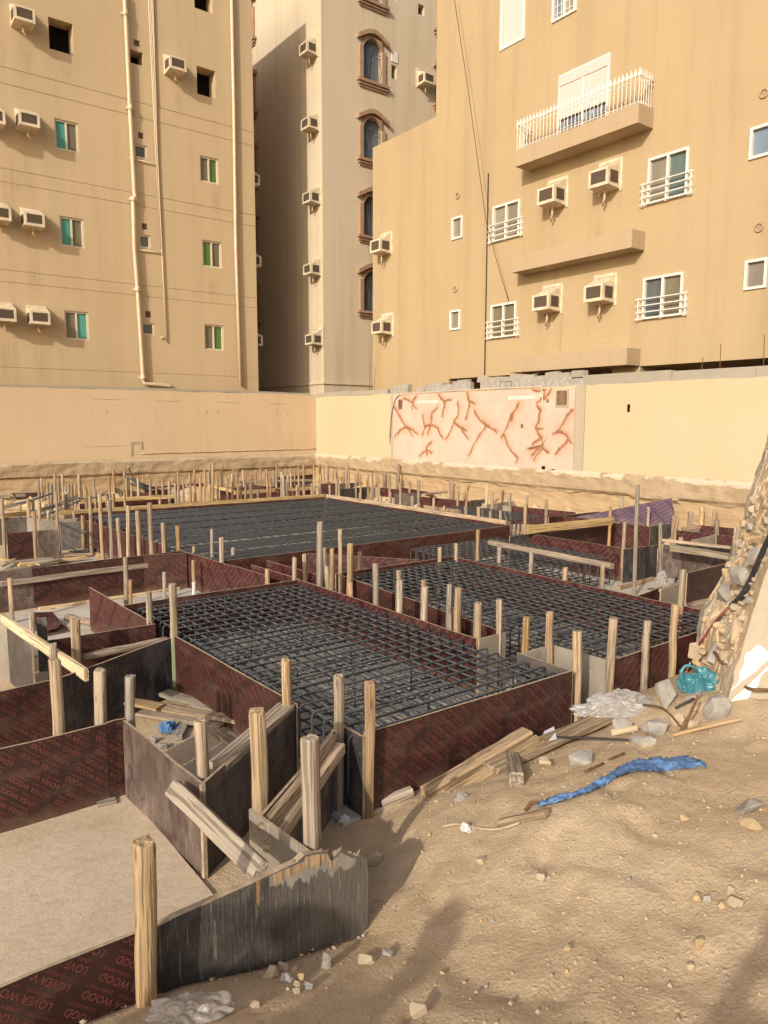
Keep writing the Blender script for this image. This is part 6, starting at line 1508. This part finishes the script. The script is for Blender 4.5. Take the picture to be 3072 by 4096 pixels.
# rods and tangles in the far left
def bundle(P, Q, n, label, spread=.05, r=.010):
    rnd = random.Random(int(P.x*100)); mb = MB()
    for i in range(n):
        o1 = V([rnd.uniform(-spread, spread) for _ in range(3)]); o2 = V([rnd.uniform(-spread, spread) for _ in range(3)]); mb.tube([P+o1, P.lerp(Q, .5)+(o1+o2)/2+V((0, 0, -.03)), Q+o2], r, 5)
    return tag(mb.obj('rod_bundle', 'rebar_steel'), label, 'steel rods', 'loose steel rods')
bundle(pz(10, 2033, .5), pz(205, 1972, .95), 6, 'leaning bundle of dark rods in front of the black shaded board')
bundle(pz(155, 2045, .45), pz(312, 1985, .85), 5, 'middle bundle of dark rods passing between stakes')
bundle(pz(160, 2068, .45), pz(320, 2005, .8), 6, 'lowest bundle of dark rods ending among stakes')
bundle(pz(320, 2000, .8), pz(420, 1972, .95), 4, 'far ends of dark rods between the corner stakes', .06)
bundle(pz(240, 2092, .55), pz(348, 2138, .45), 4, 'thin rods sloping from the grey board towards the tall stakes', .05, .007)
bundle(pz(285, 2198, .04), pz(345, 2210, .05), 8, 'short dark rods bunched on the pale floor', .05)
mb = MB(); rnd = random.Random(9); C = pz(425, 2205, 0)
for i in range(22):
    a = rnd.uniform(0, math.pi); l = rnd.uniform(.25, .55); c = C+V((rnd.uniform(-.35, .35), rnd.uniform(-.2, .2), rnd.uniform(.03, .22))); d = V((math.cos(a), math.sin(a), rnd.uniform(-.3, .3)))*l
    mb.tube([c-d, c, c+d] if i % 2 else [c-d, c+d], .008, 5)
tag(mb.obj('rebar_tangle', 'rebar_steel'), 'tangled offcuts of reinforcing bars on the scrap heap', 'steel rods')
bundle(pz(529, 1925, .9), pz(625, 1975, .5), 7, 'grey fallen props lying slantwise beneath the side wall', .12, .03)
log(pz(512, 1866, 1.25), pz(537, 1925, .75), .035, 'timber_orange', 'orange pole leaning on the cut earth bank')
bundle(pz(2590, 2360, .02), pz(2690, 2345, .02), 3, 'thin rods lying on the pale floor by the small clear bag', .03, .008)
o = bundle(pz(2690, 2345, .03), pz(2705, 2308, .05), 3, 'dark laths on the pale floor beside the pink tinted stake', .03, .014)
# gravel and pebbles strewn on the mound
rnd = random.Random(11); mb = MB(); OC = [(1, 0, 0), (-1, 0, 0), (0, 1, 0), (0, -1, 0), (0, 0, 1), (0, 0, -1)]; OF = [(0, 2, 4), (2, 1, 4), (1, 3, 4), (3, 0, 4), (2, 0, 5), (1, 2, 5), (3, 1, 5), (0, 3, 5)]
for i in range(13000):
    if i < 12000:
        x, y = rnd.uniform(.3, 5.6), rnd.uniform(.3, 3.6)
        if y > table(TOE, x)-.01 or noise.noise(V((x*1.6, y*1.6, 3)))+rnd.uniform(-.5, .5) < -.05: continue
    else:
        x, y = rnd.uniform(-1, 13.5), rnd.uniform(2.8, 22)
    r = .0025+.012*rnd.random()**5; z = ground_z(x, y) if not (-3.5 < x < 1.5 and 2.7 < y < 4.9) else .022
    a = rnd.uniform(0, 6.28); ca, sa = math.cos(a), math.sin(a); e = rnd.uniform(.6, 1); f = rnd.uniform(.5, .9)
    mb.add([(x+(p[0]*ca-p[1]*sa*e)*r*rnd.uniform(.8, 1.2), y+(p[0]*sa+p[1]*ca*e)*r*rnd.uniform(.8, 1.2), z+r*f*.5+p[2]*r*f) for p in OC], OF, rnd.choice([0, 0, 1, 1, 2]))
g = mb.obj('gravel', ['stone_tan', 'stone_yellow', 'block_gray']); g['kind'] = 'stuff'; g['label'] = 'small gravel and chips strewn over the sand'
rnd = random.Random(12); mb = MB()
for i in range(420):                      # clods at the feet of the two far walls
    if i % 2: x, y = rnd.uniform(13.0, 14.2), rnd.uniform(5, 22)
    else: x, y = rnd.uniform(3, 14), rnd.uniform(21.6, 22.7)
    r = rnd.uniform(.03, .16)*rnd.random()+.03; z = ground_z(x, y); a = rnd.uniform(0, 6.28); ca, sa = math.cos(a), math.sin(a)
    mb.add([(x+(p[0]*ca-p[1]*sa)*r*rnd.uniform(.7, 1.2), y+(p[0]*sa+p[1]*ca)*r*rnd.uniform(.7, 1.2), z+p[2]*r*.7) for p in OC], OF, rnd.choice([0, 0, 1]))
g = mb.obj('earth_rubble', ['stone_yellow', 'stone_tan']); g['kind'] = 'stuff'; g['label'] = 'earth clods fallen at the foot of the far walls'

# ------------------------------------------------------------------ the people whose shadows lie on the sand, and one more added to widen the shade
def person(loc, rz, arms, label, H=1.74):
    t = tag(empty('person', loc, rz), label, 'person', 'people beside the viewer')
    s = H/1.74
    J = {'pel': (0, 0, .95), 'wst': (0, 0, 1.10), 'chs': (.01, 0, 1.30), 'nck': (0, 0, 1.47), 'hd0': (.02, 0, 1.55), 'hd1': (.03, 0, 1.64), 'hd2': (.02, 0, 1.72)}
    E = [('pel', 'wst'), ('wst', 'chs'), ('chs', 'nck'), ('nck', 'hd0'), ('hd0', 'hd1'), ('hd1', 'hd2')]
    R = {'pel': .15, 'wst': .145, 'chs': .16, 'nck': .06, 'hd0': .075, 'hd1': .095, 'hd2': .06}
    for q, sd in (('l', 1), ('r', -1)):
        J.update({'hip'+q: (0, .10*sd, .90), 'kne'+q: (.03, .12*sd, .50), 'ank'+q: (-.02, .13*sd, .09), 'toe'+q: (.17, .15*sd, .04), 'sho'+q: (0, .20*sd, 1.40)})
        el, wr, hn = arms[0 if sd > 0 else 1]; J['elb'+q] = el; J['wri'+q] = wr; J['han'+q] = hn
        R.update({'hip'+q: .105, 'kne'+q: .070, 'ank'+q: .05, 'toe'+q: .04, 'sho'+q: .075, 'elb'+q: .05, 'wri'+q: .035, 'han'+q: .042})
        E += [('pel', 'hip'+q), ('hip'+q, 'kne'+q), ('kne'+q, 'ank'+q), ('ank'+q, 'toe'+q), ('chs', 'sho'+q), ('sho'+q, 'elb'+q), ('elb'+q, 'wri'+q), ('wri'+q, 'han'+q)]
        for k in range(5):
            h0 = V(hn); d = (V(hn)-V(wr)).normalized(); sdv = d.cross(V((0, 0, 1))).normalized(); sp2 = (k-2)*.018
            J[f'fa{q}{k}'] = tuple(h0+d*(.045 if k else .01)+sdv*(sp2 if k else .05)); J[f'fb{q}{k}'] = tuple(h0+d*(.085 if k else .05)+sdv*(sp2*1.2 if k else .065)+V((.012, 0, -.02)))
            R[f'fa{q}{k}'] = .010; R[f'fb{q}{k}'] = .008; E += [('han'+q, f'fa{q}{k}'), (f'fa{q}{k}', f'fb{q}{k}')]
    J['nos'] = (.125, 0, 1.625); R['nos'] = .014; E.append(('hd1', 'nos'))
    for q, sd in (('l', 1), ('r', -1)): J['ear'+q] = (.02, .10*sd, 1.63); R['ear'+q] = .018; E.append(('hd1', 'ear'+q))
    ks = list(J); me = bpy.data.meshes.new('person'); me.from_pydata([tuple(c*s for c in J[k]) for k in ks], [(ks.index(a), ks.index(b)) for a, b in E], [])
    o = link('body', me, ['shirt', 'trousers', 'skin'], t)
    sk = o.modifiers.new('skin', 'SKIN'); sb = o.modifiers.new('sub', 'SUBSURF'); sb.levels = sb.render_levels = 1
    for i, k in enumerate(ks): v = o.data.skin_vertices[0].data[i]; v.radius = (R[k]*s, R[k]*s); v.use_root = k == 'pel'
    bpy.context.view_layer.update(); dg = bpy.context.evaluated_depsgraph_get(); m2 = bpy.data.meshes.new_from_object(o.evaluated_get(dg)); o.modifiers.clear(); o.data = m2
    for p in m2.polygons:
        c = p.center/s; p.use_smooth = True; hand = any((c-V(J['wri'+q])).length < .03 or (c-V(J['han'+q])).length < .15 for q in 'lr')
        p.material_index = 2 if c.z > 1.46 or hand else (1 if c.z < .98 else 0)
    hr = MB(); n = 10
    vs = [(.015*s+.108*s*math.sin(math.pi*.52*i/n)*math.cos(2*math.pi*j/20)-.012, .108*s*math.sin(math.pi*.52*i/n)*math.sin(2*math.pi*j/20), 1.645*s+.125*s*math.cos(math.pi*.52*i/n)) for i in range(n+1) for j in range(20)]
    hr.add(vs, [(i*20+j, i*20+(j+1) % 20, (i+1)*20+(j+1) % 20, (i+1)*20+j) for i in range(n) for j in range(20)], 0, True).obj('hair', 'hair', t)
    ey = MB()
    for sd in (1, -1): ey.box((.112*s, (.035*sd-.012)*s, 1.655*s), (.122*s, (.035*sd+.012)*s, 1.667*s))
    ey.box((.110*s, -.022*s, 1.575*s), (.116*s, .022*s, 1.583*s)); ey.obj('eyes_and_mouth', 'hair', t)
    return t
PA = (-2.45, .12); PB = (-1.3, -.85); PC = (-2.7, .62)
akimbo = (((-.02, .40, 1.12), (.10, .20, 1.02), (.12, .15, 1.00)), ((-.02, -.40, 1.12), (.10, -.20, 1.02), (.12, -.15, 1.00)))
phone = (((.12, .30, 1.20), (.26, .12, 1.44), (.30, .09, 1.47)), ((.10, -.34, 1.22), (.26, -.10, 1.44), (.30, -.07, 1.47)))
person((PA[0], PA[1], ground_z(*PA)), .3, akimbo, 'person with hands on hips whose shadow falls by the broken board')
person((PB[0], PB[1], ground_z(*PB)), .5, phone, 'person holding a phone up, shadow at the lower corner of the sand')
person((PC[0], PC[1], ground_z(*PC)), .2, (((.0, .28, 1.12), (.04, .27, .90), (.06, .27, .84)), ((.05, -.33, 1.14), (.2, -.25, 1.06), (.26, -.2, 1.05))), 'added unseen person, one arm hanging, shading the worn board and the empty form', 1.7)  # third figure, out of view, added for the shadow it throws
